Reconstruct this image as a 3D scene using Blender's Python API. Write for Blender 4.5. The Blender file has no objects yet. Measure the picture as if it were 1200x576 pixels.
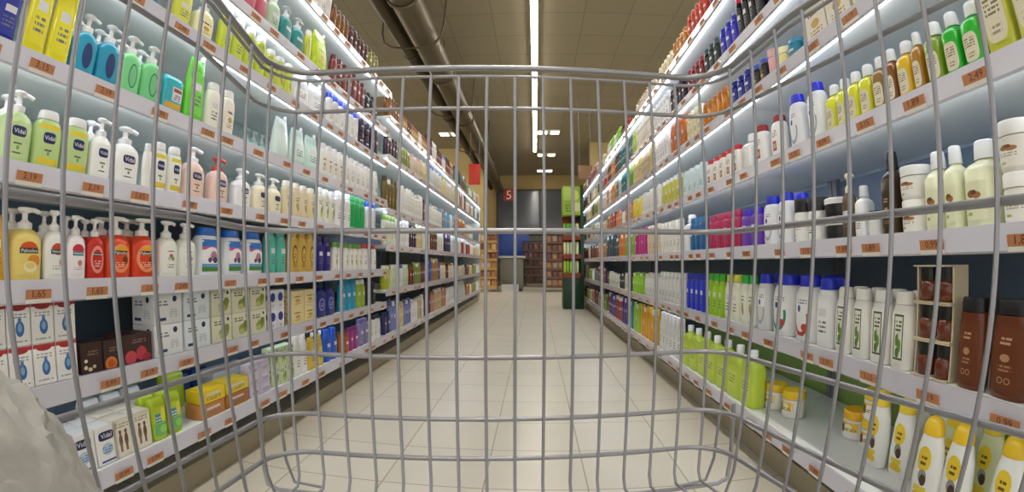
import bpy, bmesh, math, random
from mathutils import Vector, Matrix
random.seed(7)
SC = bpy.context.scene
COL = SC.collection
pi = math.pi
H_CAM = 0.70            # camera height above the floor
X_LEFT, X_RIGHT = -0.98, 0.756   # front planes of the two shelf runs
BAY_EDGE = 2.80         # where the left run changes its shelf heights
LEFT_END, RIGHT_END = 7.88, 7.16
CEIL_Z = 3.90

RUNS = [
 ('L0', 0.21, (0.63, 0.766), 2, 'box', 'f2f2f0', '', 'vidalbox', 'white soap carton with navy logo', 0.095, {'rows': 2}),
 ('L0', 0.21, (0.751, 0.879), 2, 'box', 'ece6d2', '', 'figure', 'cream carton with printed figures', 0.1, {'rows': 2}),
 ('L0', 0.21, (0.885, 1.008), 2, 'pack', 'b9d22c', '', 'pad', 'yellow green pad pack with blue panel', 0.118, {'rows': 2}),
 ('L0', 0.21, (1.081, 1.2), 1, 'bar', 'c98a4a', '', 'lines', 'flat tan soap box', 0.045, {}),
 ('L0', 0.21, (1.204, 1.33), 1, 'bar', 'b5752f', '', 'lines', 'flat brown soap box', 0.045, {}),
 ('L0', 0.256, (1.088, 1.206), 1, 'bar', 'f2d21e', '', 'lines', 'flat bright yellow soap box', 0.042, {}),
 ('L0', 0.256, (1.21, 1.336), 1, 'bar', 'e8cf3a', '', 'lines', 'flat pale yellow soap box', 0.042, {}),
 ('L0', 0.21, (1.34, 1.474), 2, 'bar', 'cfc6dc', '', 'lines', 'flat lilac soap box', 0.04, {'stack': 3}),
 ('L0', 0.21, (1.486, 1.656), 3, 'box', 'cfe0b8', '', 'olive', 'pale green soap box', 0.075, {'stack': 2}),
 ('L0', 0.21, (1.664, 1.784), 2, 'flip', 'f4f2ee', 'e9e6e0', 'lines', 'plain white lotion bottle', 0.178, {}),
 ('L0', 0.21, (1.792, 1.946), 2, 'pouch', 'e0c24a', '', 'lines', 'mustard yellow refill pouch', 0.146, {}),
 ('L0', 0.21, (1.955, 2.102), 2, 'flip', '2a63d8', '2a63d8', 'lines', 'bright blue bottle', 0.158, {}),
 ('L0', 0.21, (2.122, 2.244), 2, 'flip', 'b5652c', 'a85824', 'lines', 'orange brown bottle', 0.108, {}),
 ('L0', 0.21, (2.244, 2.378), 2, 'flip', 'a8388c', '8c2a78', 'lines', 'magenta bottle', 0.126, {}),
 ('L0', 0.21, (2.39, 2.54), 2, 'flip', '9088b8', '7a74a8', 'lines', 'grey lavender bottle', 0.155, {}),
 ('L0', 0.21, (2.54, 2.756), 3, 'flip', 'efeeee', '222226', 'lines', 'white bottle with black cap', 0.152, {}),
 ('M0', 0.21, (2.81, 2.949), 2, 'flip', '2c2f66', '22244e', 'lines', 'navy bottle', 0.149, {}),
 ('M0', 0.21, (2.94, 3.47), 8, 'flip', '7f86c8', '6a72ba', 'lines', 'slate blue bottle', 0.225, {}),
 ('M0', 0.21, (3.483, 3.891), 6, 'flip', 'efeef0', 'e4e4ea', 'lines', 'white gel bottle', 0.215, {}),
 ('M0', 0.21, (3.907, 4.157), 3, 'flip', '47275c', '3a1f4c', 'lines', 'dark purple bottle', 0.214, {}),
 ('M0', 0.21, (4.175, 4.904), 9, 'flip', 'c98c78', 'b86a58', 'lines', 'salmon pink bottle', 0.235, {}),
 ('M0', 0.21, (4.953, 5.382), 5, 'flip', 'eeeeee', '33333a', 'lines', 'white bottle with dark cap', 0.235, {}),
 ('M0', 0.21, (5.501, 6.336), 6, 'pouch', 'c9d2d6', '', 'lines', 'pale grey refill pouch', 0.235, {}),
 ('L1', 0.437, (0.454, 0.676), 4, 'box', 'f3f3f1', '', 'drop', 'white carton with blue drop print', 0.122, {'stack': 2, 'rows': 1}),
 ('L1', 0.437, (0.683, 0.747), 1, 'box', '3a2320', '', 'flw', 'dark brown carton with white flowers', 0.07, {}),
 ('L1', 0.437, (0.748, 0.804), 1, 'box', '3a2320', '', 'flo', 'dark brown carton with orange flower', 0.069, {}),
 ('L1', 0.437, (0.806, 0.909), 1, 'box', '3f2524', '', 'flp', 'dark brown carton with pink flowers', 0.073, {}),
 ('L1', 0.437, (0.915, 1.028), 1, 'box', 'e8eaec', '', 'dove', 'white soap carton with grey print', 0.105, {'stack': 2}),
 ('L1', 0.437, (1.032, 1.15), 1, 'box', 'dfe9ef', '', 'dove', 'pale blue soap carton', 0.105, {'stack': 2}),
 ('L1', 0.437, (1.155, 1.465), 3, 'box', 'dcdcc4', '', 'olive', 'olive printed soap carton', 0.098, {'stack': 2}),
 ('L1', 0.437, (1.482, 1.592), 2, 'box', 'e9eaf2', '', 'navyell', 'white carton with navy oval', 0.075, {'stack': 2}),
 ('L1', 0.437, (1.646, 1.865), 2, 'box', 'ecdca4', '', 'gold', 'cream yellow soap carton', 0.068, {'stack': 2}),
 ('L1', 0.437, (1.877, 2.074), 2, 'jug', '1f2c86', '1a2470', 'ovalw', 'navy blue bath bottle', 0.163, {}),
 ('L1', 0.437, (2.146, 2.351), 3, 'flip', '2aa6cf', '2496bd', 'lines', 'turquoise bottle', 0.166, {}),
 ('L1', 0.437, (2.357, 2.494), 2, 'flip', 'a3c243', 'e8efe0', 'lines', 'yellow green bottle', 0.158, {}),
 ('L1', 0.437, (2.508, 2.669), 2, 'flip', '1d2328', '15181c', 'lines', 'black bottle', 0.162, {}),
 ('L2', 0.652, (0.455, 0.519), 1, 'pump', 'd9a531', 'f2f2ee', 'lines', 'golden pump bottle', 0.2, {}),
 ('L2', 0.652, (0.525, 0.601), 1, 'pump', 'ecd67a', 'f5f5f2', 'palm', 'cream yellow pump bottle with orange print', 0.148, {'text': 'Palmolive', 'rows': 2}),
 ('L2', 0.652, (0.603, 0.659), 1, 'pump', 'eef0ea', 'f5f5f2', 'palmw', 'milk white pump bottle with green band', 0.148, {'text': 'Palmolive', 'rows': 2}),
 ('L2', 0.652, (0.661, 0.711), 1, 'pump', 'f4eef0', 'f5f5f2', 'palmp', 'white pump bottle with pink arch', 0.142, {'text': 'Palmolive', 'rows': 2}),
 ('L2', 0.652, (0.714, 0.765), 1, 'pump', 'c8281c', 'f0eeee', 'palmr', 'dark red pump bottle', 0.139, {'text': 'Palmolive', 'rows': 2}),
 ('L2', 0.652, (0.768, 0.851), 1, 'pump', 'e24a22', 'f5f2ee', 'palmo', 'orange red pump bottle with fruit label', 0.151, {'text': 'Palmolive', 'rows': 2}),
 ('L2', 0.652, (0.853, 0.943), 1, 'pump', 'dd4420', 'f5f2ee', 'palmo', 'orange pump bottle beside white pumps', 0.154, {'text': 'Palmolive', 'rows': 2}),
 ('L2', 0.652, (0.946, 1.099), 2, 'pump', 'eef0e8', 'f5f5f2', 'floral', 'white pump bottle with flower print', 0.155, {}),
 ('L2', 0.652, (1.103, 1.47), 3, 'flip', 'e9eef2', '2468c8', 'kids', 'white children bath bottle with blue cap', 0.149, {'w': 0.105}),
 ('L2', 0.652, (1.476, 1.623), 2, 'flip', '56b8a6', '4aa897', 'lines', 'teal green bottle', 0.171, {}),
 ('L2', 0.652, (1.644, 1.868), 3, 'flip', 'd7b657', 'c7a040', 'ring', 'golden bottle with brown ring', 0.176, {}),
 ('L2', 0.652, (1.877, 2.038), 2, 'flip', '2a2380', '231c6c', 'lines', 'indigo bottle', 0.165, {}),
 ('L2', 0.652, (2.057, 2.442), 6, 'flip', 'efeee8', '7fb04a', 'leafs', 'white bottle with green cap', 0.144, {}),
 ('L2', 0.652, (2.449, 2.686), 3, 'flip', 'f1eeec', 'cc4048', 'lines', 'white bottle with red cap', 0.152, {}),
 ('L3', 0.881, (0.483, 0.555), 1, 'pump', 'c3dd9d', 'f6f6f2', 'vidal', 'light green pump bottle with navy logo', 0.15, {'text': 'Vidal', 'rows': 2}),
 ('L3', 0.881, (0.557, 0.628), 1, 'flip', 'bfd98f', 'f4f4ee', 'vidaly', 'light green bath bottle with yellow band', 0.127, {'text': 'Vidal'}),
 ('L3', 0.881, (0.63, 0.704), 1, 'flip', 'bdd791', 'f4f4ee', 'vidaly', 'green bath bottle with yellow shoulder print', 0.13, {'text': 'Vidal'}),
 ('L3', 0.881, (0.706, 0.768), 1, 'pump', 'f4f4f0', 'f6f6f4', 'vidal', 'slim white pump bottle with navy logo', 0.15, {'text': 'Vidal', 'rows': 2}),
 ('L3', 0.881, (0.771, 0.865), 1, 'pump', 'f5f5f2', 'f6f6f4', 'vidal', 'broad white pump bottle with navy logo', 0.15, {'text': 'Vidal'}),
 ('L3', 0.881, (0.868, 0.898), 1, 'flip', 'f2f2ee', 'f2f2ee', '', 'plain white bath bottle', 0.121, {}),
 ('L3', 0.881, (0.901, 1.019), 2, 'flip', 'eeefe6', 'f4f4ee', 'vidaly', 'white bath bottle with yellow band', 0.136, {'text': 'Vidal'}),
 ('L3', 0.881, (1.023, 1.136), 1, 'pump', 'f0cfc0', 'f6f2f0', 'vidal', 'pale pink pump bottle with navy logo', 0.157, {'text': 'Vidal'}),
 ('L3', 0.881, (1.14, 1.256), 1, 'pump', 'efcdbf', 'd8452e', 'vidal', 'pale pink pump bottle with red top', 0.151, {'text': 'Vidal'}),
 ('L3', 0.881, (1.266, 1.385), 1, 'pump', 'f1f2f2', 'f6f6f4', 'vidal', 'white pump bottle with ivory foot', 0.139, {'text': 'Vidal'}),
 ('L3', 0.881, (1.39, 1.583), 2, 'pump', 'efe6c8', 'f6f6f0', 'vidal', 'cream pump bottle with navy logo', 0.141, {}),
 ('L3', 0.881, (1.589, 1.861), 4, 'flip', 'e5d6b2', 'f0ead8', 'leafs', 'beige bottle with leaf print', 0.148, {}),
 ('L3', 0.881, (1.878, 2.07), 3, 'flip', 'ecebdc', 'f0f0ea', 'olive', 'ivory bottle with green print', 0.166, {}),
 ('L3', 0.881, (2.08, 2.263), 3, 'flip', 'eeeeec', 'f0f0ee', 'lines', 'white shampoo bottle', 0.181, {}),
 ('L3', 0.881, (2.269, 2.476), 3, 'flip', '1faa5a', '1b9a50', '', 'plain emerald green bottle', 0.182, {}),
 ('L3', 0.881, (2.504, 2.664), 2, 'flip', 'e6e8ee', '2a55c8', 'lines', 'white bottle with blue cap', 0.196, {}),
 ('L4', 1.105, (0.355, 0.477), 2, 'round', '1f2f9c', '1a287f', 'lines', 'dark blue round bottle', 0.2, {}),
 ('L4', 1.105, (0.485, 0.607), 2, 'pouch', 'e9e01c', '', 'lines', 'bright yellow soap refill pouch', 0.205, {}),
 ('L4', 1.105, (0.614, 0.682), 1, 'pump', '17a0c4', 'f3f5f5', 'ovalv', 'turquoise pump bottle with navy oval', 0.156, {'rows': 2}),
 ('L4', 1.105, (0.683, 0.752), 1, 'pump', '1699bf', 'f3f5f5', 'ovalv', 'deep turquoise pump bottle', 0.16, {'rows': 2}),
 ('L4', 1.105, (0.754, 0.827), 1, 'pump', '7fdc93', 'f3f5f3', 'ovalg', 'mint green pump bottle with vertical logo', 0.163, {'rows': 2}),
 ('L4', 1.105, (0.828, 0.901), 1, 'pump', '78d58c', 'f3f5f3', 'ovalg', 'mint green pump bottle beside printed bag', 0.166, {'rows': 2}),
 ('L4', 1.105, (0.904, 0.993), 1, 'pack', '2fb3c4', '', 'ultra', 'turquoise refill bag with orange foot', 0.11, {}),
 ('L4', 1.105, (0.997, 1.088), 1, 'pouch', '6fd838', '', 'lines', 'lime green refill pouch', 0.203, {}),
 ('L4', 1.105, (1.094, 1.164), 1, 'flip', 'f0eee0', 'f2f0e6', 'lines', 'ivory bottle beside lime pouch', 0.157, {}),
 ('L4', 1.105, (1.168, 1.245), 1, 'flip', 'efeadc', 'f2f0e6', 'gold', 'ivory bottle with gold print', 0.158, {}),
 ('L4', 1.105, (1.534, 1.71), 3, 'pump', '9fc4bd', 'c5d8d4', '', 'small pale teal pump bottle', 0.15, {'u': 0.2}),
 ('L4', 1.105, (1.498, 1.622), 1, 'pouch', 'd9ebe6', '', '', 'mint white refill pouch', 0.171, {}),
 ('L4', 1.105, (1.629, 1.876), 2, 'pouch', 'cfe9e0', '', 'lines', 'pale mint refill pouch', 0.162, {}),
 ('L4', 1.105, (1.894, 2.146), 4, 'flip', 'eeece6', 'f3f2ee', 'gold', 'white bottle with gold print', 0.162, {}),
 ('L4', 1.105, (2.157, 2.682), 7, 'flip', 'ecebe6', 'f1f0ec', 'lines', 'white lotion bottle', 0.166, {}),
 ('L5', 1.366, (0.692, 0.823), 2, 'box', '2f6fae', '', 'gold', 'blue carton with orange print', 0.14, {}),
 ('L5', 1.366, (0.895, 0.966), 1, 'pump', 'd6d94a', 'f2f2ec', 'lines', 'lime yellow pump bottle', 0.2, {}),
 ('L5', 1.366, (0.982, 1.085), 1, 'pump', 'eee9b8', 'f4f4f0', 'gold', 'cream pump bottle with yellow label', 0.15, {}),
 ('L5', 1.366, (1.107, 1.383), 4, 'flip', 'c7d83a', 'f2f2ea', 'lines', 'lime yellow bottle', 0.17, {}),
 ('L5', 1.366, (1.389, 1.596), 3, 'flip', 'cdda4a', 'e8ead8', 'leafs', 'lime bottle with leaf print', 0.15, {}),
 ('L5', 1.366, (1.61, 1.895), 2, 'pouch', 'eef0f0', '', 'lines', 'white refill pouch', 0.17, {}),
 ('L5', 1.366, (1.923, 2.328), 6, 'flip', 'ecebe8', '2743b8', 'lines', 'white bottle with blue cap', 0.189, {}),
 ('L5', 1.366, (2.34, 2.519), 2, 'jar', '3a2440', '2c1a34', 'lines', 'dark purple jar', 0.09, {'stack': 2}),
 ('L5', 1.366, (2.533, 2.656), 2, 'flip', '3c1e3c', '2c1630', 'lines', 'dark plum bottle', 0.18, {}),
 ('L6', 1.58, (1.043, 1.344), 4, 'pouch', 'c65468', '', 'lines', 'rose red refill pouch', 0.18, {}),
 ('L6', 1.58, (1.35, 1.44), 1, 'pump', 'b7cfb0', 'eef2ee', 'lines', 'pale green pump bottle', 0.19, {}),
 ('L6', 1.58, (1.446, 1.649), 2, 'pump', '1f8f8f', 'e8f0f0', 'lines', 'teal pump bottle', 0.175, {}),
 ('L6', 1.58, (1.657, 1.714), 1, 'flip', 'c9d04a', 'f0f0e0', '', 'lime flip bottle', 0.16, {}),
 ('L6', 1.58, (1.723, 1.923), 1, 'pouch', 'c3dc2c', '', 'gold', 'lime and orange refill pouch', 0.215, {}),
 ('L6', 1.58, (1.933, 2.389), 7, 'flip', '7c2a24', '5c1c18', 'lines', 'brick red bottle', 0.17, {}),
 ('L6', 1.58, (2.403, 2.611), 3, 'round', '26242c', '19181e', 'lines', 'black bottle', 0.17, {}),
 ('L7', 1.86, (1.38, 1.79), 7, 'can', 'ece8e4', '2a2a2e', 'lines', 'white spray can with black cap', 0.2, {}),
 ('L7', 1.86, (1.799, 1.869), 1, 'can', 'd8d4d4', '222228', '', 'grey spray can', 0.2, {}),
 ('L7', 1.86, (1.879, 2.09), 4, 'can', '7a4a20', '3a2412', 'gold', 'amber brown spray can', 0.15, {}),
 ('L7', 1.86, (2.102, 2.393), 5, 'can', '4a1c1a', '2c1210', 'lines', 'dark red spray can', 0.15, {}),
 ('L7', 1.86, (2.408, 2.579), 3, 'can', '8a8438', '4c4820', 'lines', 'olive spray can', 0.16, {}),
 ('M5', 1.7, (2.835, 3.075), 4, 'can', '8a5a30', '4c3018', 'lines', 'brown spray can', 0.169, {}),
 ('M5', 1.7, (3.119, 3.928), 14, 'can', 'c79a58', '8c3a24', 'lines', 'tan spray can with red cap', 0.144, {}),
 ('M5', 1.7, (3.962, 5.279), 20, 'can', '7c2a26', '2c1a20', 'lines', 'dark red spray can', 0.207, {}),
 ('M5', 1.7, (5.396, 6.298), 14, 'can', '4a7c74', '28443e', 'lines', 'grey green spray can', 0.235, {}),
 ('M4', 1.425, (2.81, 3.068), 4, 'flip', '44203c', '2c1428', 'lines', 'dark plum bottle', 0.15, {}),
 ('M4', 1.425, (3.089, 3.41), 5, 'flip', '8c9440', 'b4b878', 'lines', 'olive bottle', 0.16, {}),
 ('M4', 1.425, (3.461, 3.955), 7, 'flip', 'dcc8b4', 'e0a8a0', 'lines', 'cream pink bottle', 0.188, {}),
 ('M4', 1.425, (4.022, 4.599), 7, 'flip', 'dfe4ee', '6a86c8', 'lines', 'white bottle with pale blue cap', 0.235, {}),
 ('M4', 1.425, (4.643, 5.476), 10, 'flip', 'dcd09c', 'd8c878', 'gold', 'cream gold bottle', 0.235, {}),
 ('M4', 1.425, (5.6, 6.313), 9, 'flip', 'e4e6e8', 'd0d4d8', 'lines', 'white bottle', 0.235, {}),
 ('M3', 1.06, (2.81, 3.1), 4, 'flip', '6a5c2c', '4c4220', 'gold', 'dark gold bottle', 0.225, {}),
 ('M3', 1.06, (3.206, 3.916), 10, 'flip', 'ecebe8', 'f1f0ee', 'lines', 'white bottle', 0.225, {}),
 ('M3', 1.06, (3.98, 4.755), 10, 'flip', 'e2e6ea', '6c94c0', 'lines', 'white bottle with blue cap', 0.235, {}),
 ('M3', 1.06, (4.801, 5.374), 7, 'flip', '6aa8d0', '4c88b8', 'lines', 'light blue bottle', 0.235, {}),
 ('M3', 1.06, (5.493, 6.249), 9, 'flip', 'c8683c', 'e8e4e0', 'lines', 'orange bottle', 0.235, {}),
 ('M2', 0.815, (2.81, 3.071), 4, 'flip', 'dfe2d0', '8cb058', 'leafs', 'white bottle with green cap', 0.205, {}),
 ('M2', 0.815, (3.111, 3.424), 4, 'flip', 'e9e8e6', 'e4e2e0', 'lines', 'white bottle', 0.206, {}),
 ('M2', 0.815, (3.437, 3.832), 6, 'flip', '3c2444', '4c3054', 'lines', 'dark purple bottle', 0.216, {}),
 ('M2', 0.815, (3.894, 4.762), 11, 'flip', 'dce0d2', 'f0efec', 'leafs', 'ivory bottle with green leaf', 0.228, {}),
 ('M2', 0.815, (4.809, 5.159), 4, 'flip', '3a2858', '4c3870', 'lines', 'violet bottle', 0.235, {}),
 ('M2', 0.815, (5.268, 6.334), 13, 'flip', 'cfd6d8', 'c4ccd0', 'lines', 'clear grey bottle', 0.235, {}),
 ('M1', 0.515, (2.81, 2.94), 2, 'flip', 'c4c838', 'e8e8d0', 'lines', 'lime yellow bottle', 0.16, {}),
 ('M1', 0.515, (2.977, 3.403), 6, 'flip', 'cfd8b8', 'e8eadc', 'lines', 'pale green bottle', 0.171, {}),
 ('M1', 0.515, (3.428, 3.928), 7, 'flip', '7c3424', '4c5028', 'lines', 'red brown bottle', 0.19, {}),
 ('M1', 0.515, (3.96, 4.589), 8, 'flip', '2f66cc', '2a58b8', 'lines', 'bright blue bottle', 0.231, {}),
 ('M1', 0.515, (4.632, 5.385), 9, 'flip', 'e4d8c4', 'd88838', 'lines', 'white bottle with orange cap', 0.184, {}),
 ('M1', 0.515, (5.503, 6.338), 10, 'flip', 'b8c0c8', 'a8b0b8', 'lines', 'pale grey bottle', 0.152, {}),
 ('R0', 0.17, [(0.724, 0.069), (0.659, 0.087), (0.561, 0.12)], 3, 'coco', 'f6f5ee', 'eec224', 'coco', 'white bottle with golden cap standing forward', 0.2, {'text': ''}),
 ('R0', 0.17, [(0.938, 0.11), (0.861, 0.125)], 2, 'coco', 'f6f5ee', 'f0d23a', 'coco', 'white bottle with yellow cap near jars', 0.2, {}),
 ('R0', 0.17, [(0.738, 0.158), (0.665, 0.196), (0.599, 0.254)], 3, 'coco', 'dfe3b4', 'e8c830', 'coco', 'pale lime bottle with yellow cap', 0.2, {}),
 ('R0', 0.17, [(0.905, 0.22), (0.825, 0.232), (0.761, 0.254)], 3, 'coco', 'f2f1e6', 'e3c62a', 'coco', 'white bottle with yellow cap at the back', 0.2, {}),
 ('R0', 0.17, [(1.458, 0.079), (1.357, 0.091)], 2, 'jar', 'f1efe4', 'f0c828', 'jarlab', 'white hair mask jar with yellow lid', 0.092, {'w': 0.095}),
 ('R0', 0.17, [(1.125, 0.172)], 1, 'jar', 'f1efe4', 'f0b61f', 'jarlab', 'lone white jar with orange yellow lid', 0.085, {}),
 ('R0', 0.17, [(1.029, 0.163)], 1, 'jar', 'f1efe4', 'f0c828', 'jarlab', 'stacked white jar with yellow lid', 0.085, {'stack': 2}),
 ('R0', 0.17, (1.452, 2.25), 7, 'jug', 'c9e04a', 'f4f4f0', 'limelab', 'lime yellow bath bottle with white cap', 0.204, {}),
 ('R0', 0.17, (2.264, 2.68), 6, 'flip', 'eef0f2', 'f2f2f2', 'lines', 'white bottle with blue print', 0.225, {}),
 ('R0', 0.17, (2.74, 3.181), 6, 'flip', 'eeb21c', 'f0be3a', '', 'orange yellow bottle', 0.225, {}),
 ('R0', 0.17, (3.208, 3.41), 3, 'flip', 'a8d83a', 'b8e04a', '', 'lime green bottle', 0.223, {}),
 ('R0', 0.17, (3.44, 3.62), 3, 'flip', '2f8c9c', '2a7c8c', '', 'teal bottle', 0.222, {}),
 ('R0', 0.17, (3.637, 4.585), 12, 'flip', '4a3398', '5a3cb0', 'lines', 'violet bottle', 0.235, {}),
 ('R1', 0.466, (0.387, 0.474), 1, 'wide', '3c2016', '1c1412', 'amber', 'dark brown wide bottle at shelf end', 0.21, {}),
 ('R1', 0.466, (0.479, 0.567), 1, 'wide', '6c3413', '17181c', 'amber', 'large amber brown bottle', 0.164, {}),
 ('R1', 0.466, (0.571, 0.636), 1, 'wide', '6c3413', '17181c', 'amber', 'amber brown bottle beside twin packs', 0.163, {}),
 ('R1', 0.466, (0.644, 0.744), 1, 'twin', 'd9ccae', '17140f', '', 'cream twin pack of amber jars', 0.073, {'stack': 3}),
 ('R1', 0.466, (0.749, 1.021), 4, 'flip', 'f0f0ea', 'f3f3ee', 'leaf', 'white bottle with green leaf panel', 0.165, {'rows': 2}),
 ('R1', 0.466, (1.029, 1.104), 1, 'flip', 'eef0f2', '2a36c8', 'lines', 'white bottle beside leaf bottles', 0.185, {'rows': 2}),
 ('R1', 0.466, (1.108, 1.22), 1, 'flip', 'eceef0', '2530cc', 'swirlr', 'white bottle with red swirl', 0.19, {'rows': 2, 'w': 0.108}),
 ('R1', 0.466, (1.225, 1.362), 1, 'flip', 'eceef0', '2530cc', 'swirlg', 'white bottle with green swirl', 0.189, {'rows': 2, 'w': 0.12}),
 ('R1', 0.466, (1.368, 1.459), 1, 'flip', 'd9dce0', '2530cc', 'swirls', 'silver white bottle with blue cap', 0.189, {'rows': 2}),
 ('R1', 0.466, (1.465, 1.583), 2, 'flip', 'e9ecdf', '35bf55', 'leafs', 'white bottle with green cap', 0.181, {}),
 ('R1', 0.466, (1.59, 1.726), 2, 'flip', 'eeeedc', 'd7e04a', 'lines', 'white bottle with lime cap', 0.181, {}),
 ('R1', 0.466, (1.734, 1.913), 3, 'flip', '9fd02c', '43b53a', 'lines', 'lime bottle with green cap', 0.181, {}),
 ('R1', 0.466, (1.944, 2.203), 4, 'flip', '2438d0', '1f2fb8', 'lines', 'royal blue bottle', 0.175, {}),
 ('R1', 0.466, (2.217, 2.698), 7, 'flip', 'dfe0e0', 'eceded', 'lines', 'white grey bottle', 0.173, {}),
 ('R1', 0.466, (2.717, 3.068), 5, 'flip', 'e6e6e4', 'dcdcdc', 'lines', 'off white bottle', 0.161, {}),
 ('R1', 0.466, (3.093, 3.454), 5, 'flip', '9cd82c', '86c424', 'lines', 'lime green bottle', 0.158, {}),
 ('R1', 0.466, (3.485, 3.986), 7, 'flip', '25302a', '1a211e', 'lines', 'black green bottle', 0.149, {}),
 ('R1', 0.466, (4.027, 4.649), 8, 'flip', 'cfdccc', 'e4eae2', 'lines', 'pale mint bottle', 0.145, {}),
 ('R2', 0.75, (0.473, 0.542), 1, 'jar', 'efece2', 'f6f5f0', 'almond', 'large cream jar with brown print', 0.085, {'stack': 2}),
 ('R2', 0.75, (0.549, 0.618), 1, 'round', 'e9ecc9', 'f4f6f6', 'almond', 'tall clear bottle with cream label', 0.157, {}),
 ('R2', 0.75, (0.62, 0.662), 1, 'round', 'e7ebc6', 'f4f6f6', 'almond', 'middle clear bottle with cream label', 0.158, {}),
 ('R2', 0.75, (0.664, 0.713), 1, 'round', 'e7eac8', 'f4f6f6', 'almond', 'clear bottle beside white jar', 0.157, {}),
 ('R2', 0.75, (0.72, 0.79), 1, 'jar', 'efede6', 'f6f6f2', 'almond', 'white jar with almond print', 0.07, {'stack': 2}),
 ('R2', 0.75, (0.796, 0.841), 1, 'round', '3c2a14', '18120c', 'amber', 'tall dark brown bottle', 0.186, {}),
 ('R2', 0.75, (0.85, 0.891), 1, 'jar', 'e8e8e4', '1a1a1c', '', 'small white jar with black lid', 0.06, {}),
 ('R2', 0.75, (0.897, 0.934), 1, 'round', 'eceef0', 'f2f2f4', 'lines', 'slim white bottle', 0.125, {}),
 ('R2', 0.75, (0.938, 0.984), 1, 'pump', '5a4a30', 'efe6cc', 'lines', 'brown pump bottle with cream top', 0.162, {}),
 ('R2', 0.75, (0.988, 1.081), 1, 'jar', '17171a', 'f2f2f2', '', 'black jar with white lid', 0.055, {'stack': 2}),
 ('R2', 0.75, (1.085, 1.151), 1, 'jar', 'f0efec', '1a1b1e', 'lines', 'tall white jar with black lid', 0.123, {}),
 ('R2', 0.75, (1.156, 1.22), 1, 'jar', 'efeeea', '1a1b1e', 'almond', 'white jar with black lid and print', 0.128, {}),
 ('R2', 0.75, (1.229, 1.406), 2, 'flip', 'eff0f4', '2430c8', 'swirls', 'white bottle with royal blue cap', 0.161, {'rows': 2}),
 ('R2', 0.75, (1.425, 1.578), 2, 'flip', '6f3cb4', '4a25c8', 'lines', 'purple bottle', 0.138, {}),
 ('R2', 0.75, (1.593, 1.904), 4, 'flip', 'b82a5c', 'c03868', 'lines', 'magenta red bottle', 0.148, {}),
 ('R2', 0.75, (1.945, 2.14), 3, 'flip', '1f66a0', '2a78b0', 'lines', 'petrol blue bottle', 0.16, {}),
 ('R2', 0.75, (2.165, 2.244), 1, 'round', 'f0f0f0', 'f4f4f4', '', 'white round bottle', 0.188, {}),
 ('R2', 0.75, (2.272, 2.678), 6, 'flip', 'ebe8e0', 'f0eee8', 'lines', 'white cream bottle', 0.18, {}),
 ('R2', 0.75, (2.697, 2.995), 4, 'flip', 'dcc8a8', 'e4d8c0', 'lines', 'sand bottle', 0.19, {}),
 ('R2', 0.75, (3.018, 3.362), 5, 'flip', 'c02a88', 'c83c94', '', 'pink magenta bottle', 0.193, {}),
 ('R2', 0.75, (3.391, 3.753), 5, 'flip', '8cb040', 'a8c468', 'lines', 'green bottle', 0.196, {}),
 ('R2', 0.75, (3.789, 4.243), 6, 'flip', 'e07a28', 'd86a1c', '', 'orange bottle', 0.209, {}),
 ('R2', 0.75, (4.289, 4.701), 5, 'flip', '2c4c5c', '243c4a', '', 'dark teal bottle', 0.227, {}),
 ('R3', 1.025, (0.39, 0.45), 1, 'jug', 'cfd06a', 'f0f0ea', 'beige', 'olive bath bottle at shelf end', 0.2, {}),
 ('R3', 1.025, (0.455, 0.515), 1, 'jug', 'c2c43c', 'f0f0ea', 'beige', 'tall olive yellow bottle with big label', 0.2, {}),
 ('R3', 1.025, (0.52, 0.57), 1, 'round', '22b424', 'f2f4f2', 'beige', 'bright green bottle tallest of its row', 0.132, {}),
 ('R3', 1.025, (0.572, 0.616), 1, 'round', '1fae28', 'f2f4f2', 'beige', 'bright green bottle with white cap', 0.134, {}),
 ('R3', 1.025, (0.618, 0.665), 1, 'round', '7f9c1c', 'f2f4f2', 'beige', 'olive green bottle with white cap', 0.136, {}),
 ('R3', 1.025, (0.668, 0.699), 1, 'round', 'a8741c', 'f2f4f2', 'beige', 'amber bottle beside olive green one', 0.133, {}),
 ('R3', 1.025, (0.701, 0.747), 1, 'round', 'e0b81c', 'f2f4f2', 'beige', 'golden yellow bottle', 0.132, {}),
 ('R3', 1.025, (0.749, 0.784), 1, 'round', '7a4c1c', 'f2f4f2', 'beige', 'brown bottle with white cap', 0.132, {}),
 ('R3', 1.025, (0.787, 0.83), 1, 'round', '8c6a34', 'f2f4f2', 'beige', 'tan brown bottle with white cap', 0.131, {}),
 ('R3', 1.025, (0.833, 1.016), 4, 'round', 'd6d826', 'f2f4f2', 'beige', 'lemon yellow bottle with white cap', 0.132, {}),
 ('R3', 1.025, (1.02, 1.217), 2, 'flip', 'eef0f4', '2430d0', 'swirls', 'white bottle with blue cap', 0.166, {}),
 ('R3', 1.025, (1.227, 1.457), 2, 'flip', 'f2f0ee', '9c1c24', 'redpanel', 'white bottle with dark red cap', 0.139, {}),
 ('R3', 1.025, (1.464, 1.547), 1, 'round', 'f1f0ee', 'f4f3f2', '', 'slim white bottle', 0.141, {}),
 ('R3', 1.025, (1.555, 1.893), 5, 'flip', 'eee8e2', 'd02a38', 'redpanel', 'white bottle with bright red cap', 0.12, {}),
 ('R3', 1.025, (1.924, 2.225), 4, 'flip', 'cfe4ea', 'e4f0f2', 'lines', 'ice blue bottle', 0.136, {}),
 ('R3', 1.025, (2.267, 2.623), 5, 'flip', 'cfcc58', 'f0f0e8', 'lines', 'yellow and white bottle', 0.151, {}),
 ('R3', 1.025, (2.661, 3.126), 7, 'flip', 'ebeae6', 'f0efec', 'lines', 'white bottle', 0.158, {}),
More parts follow.
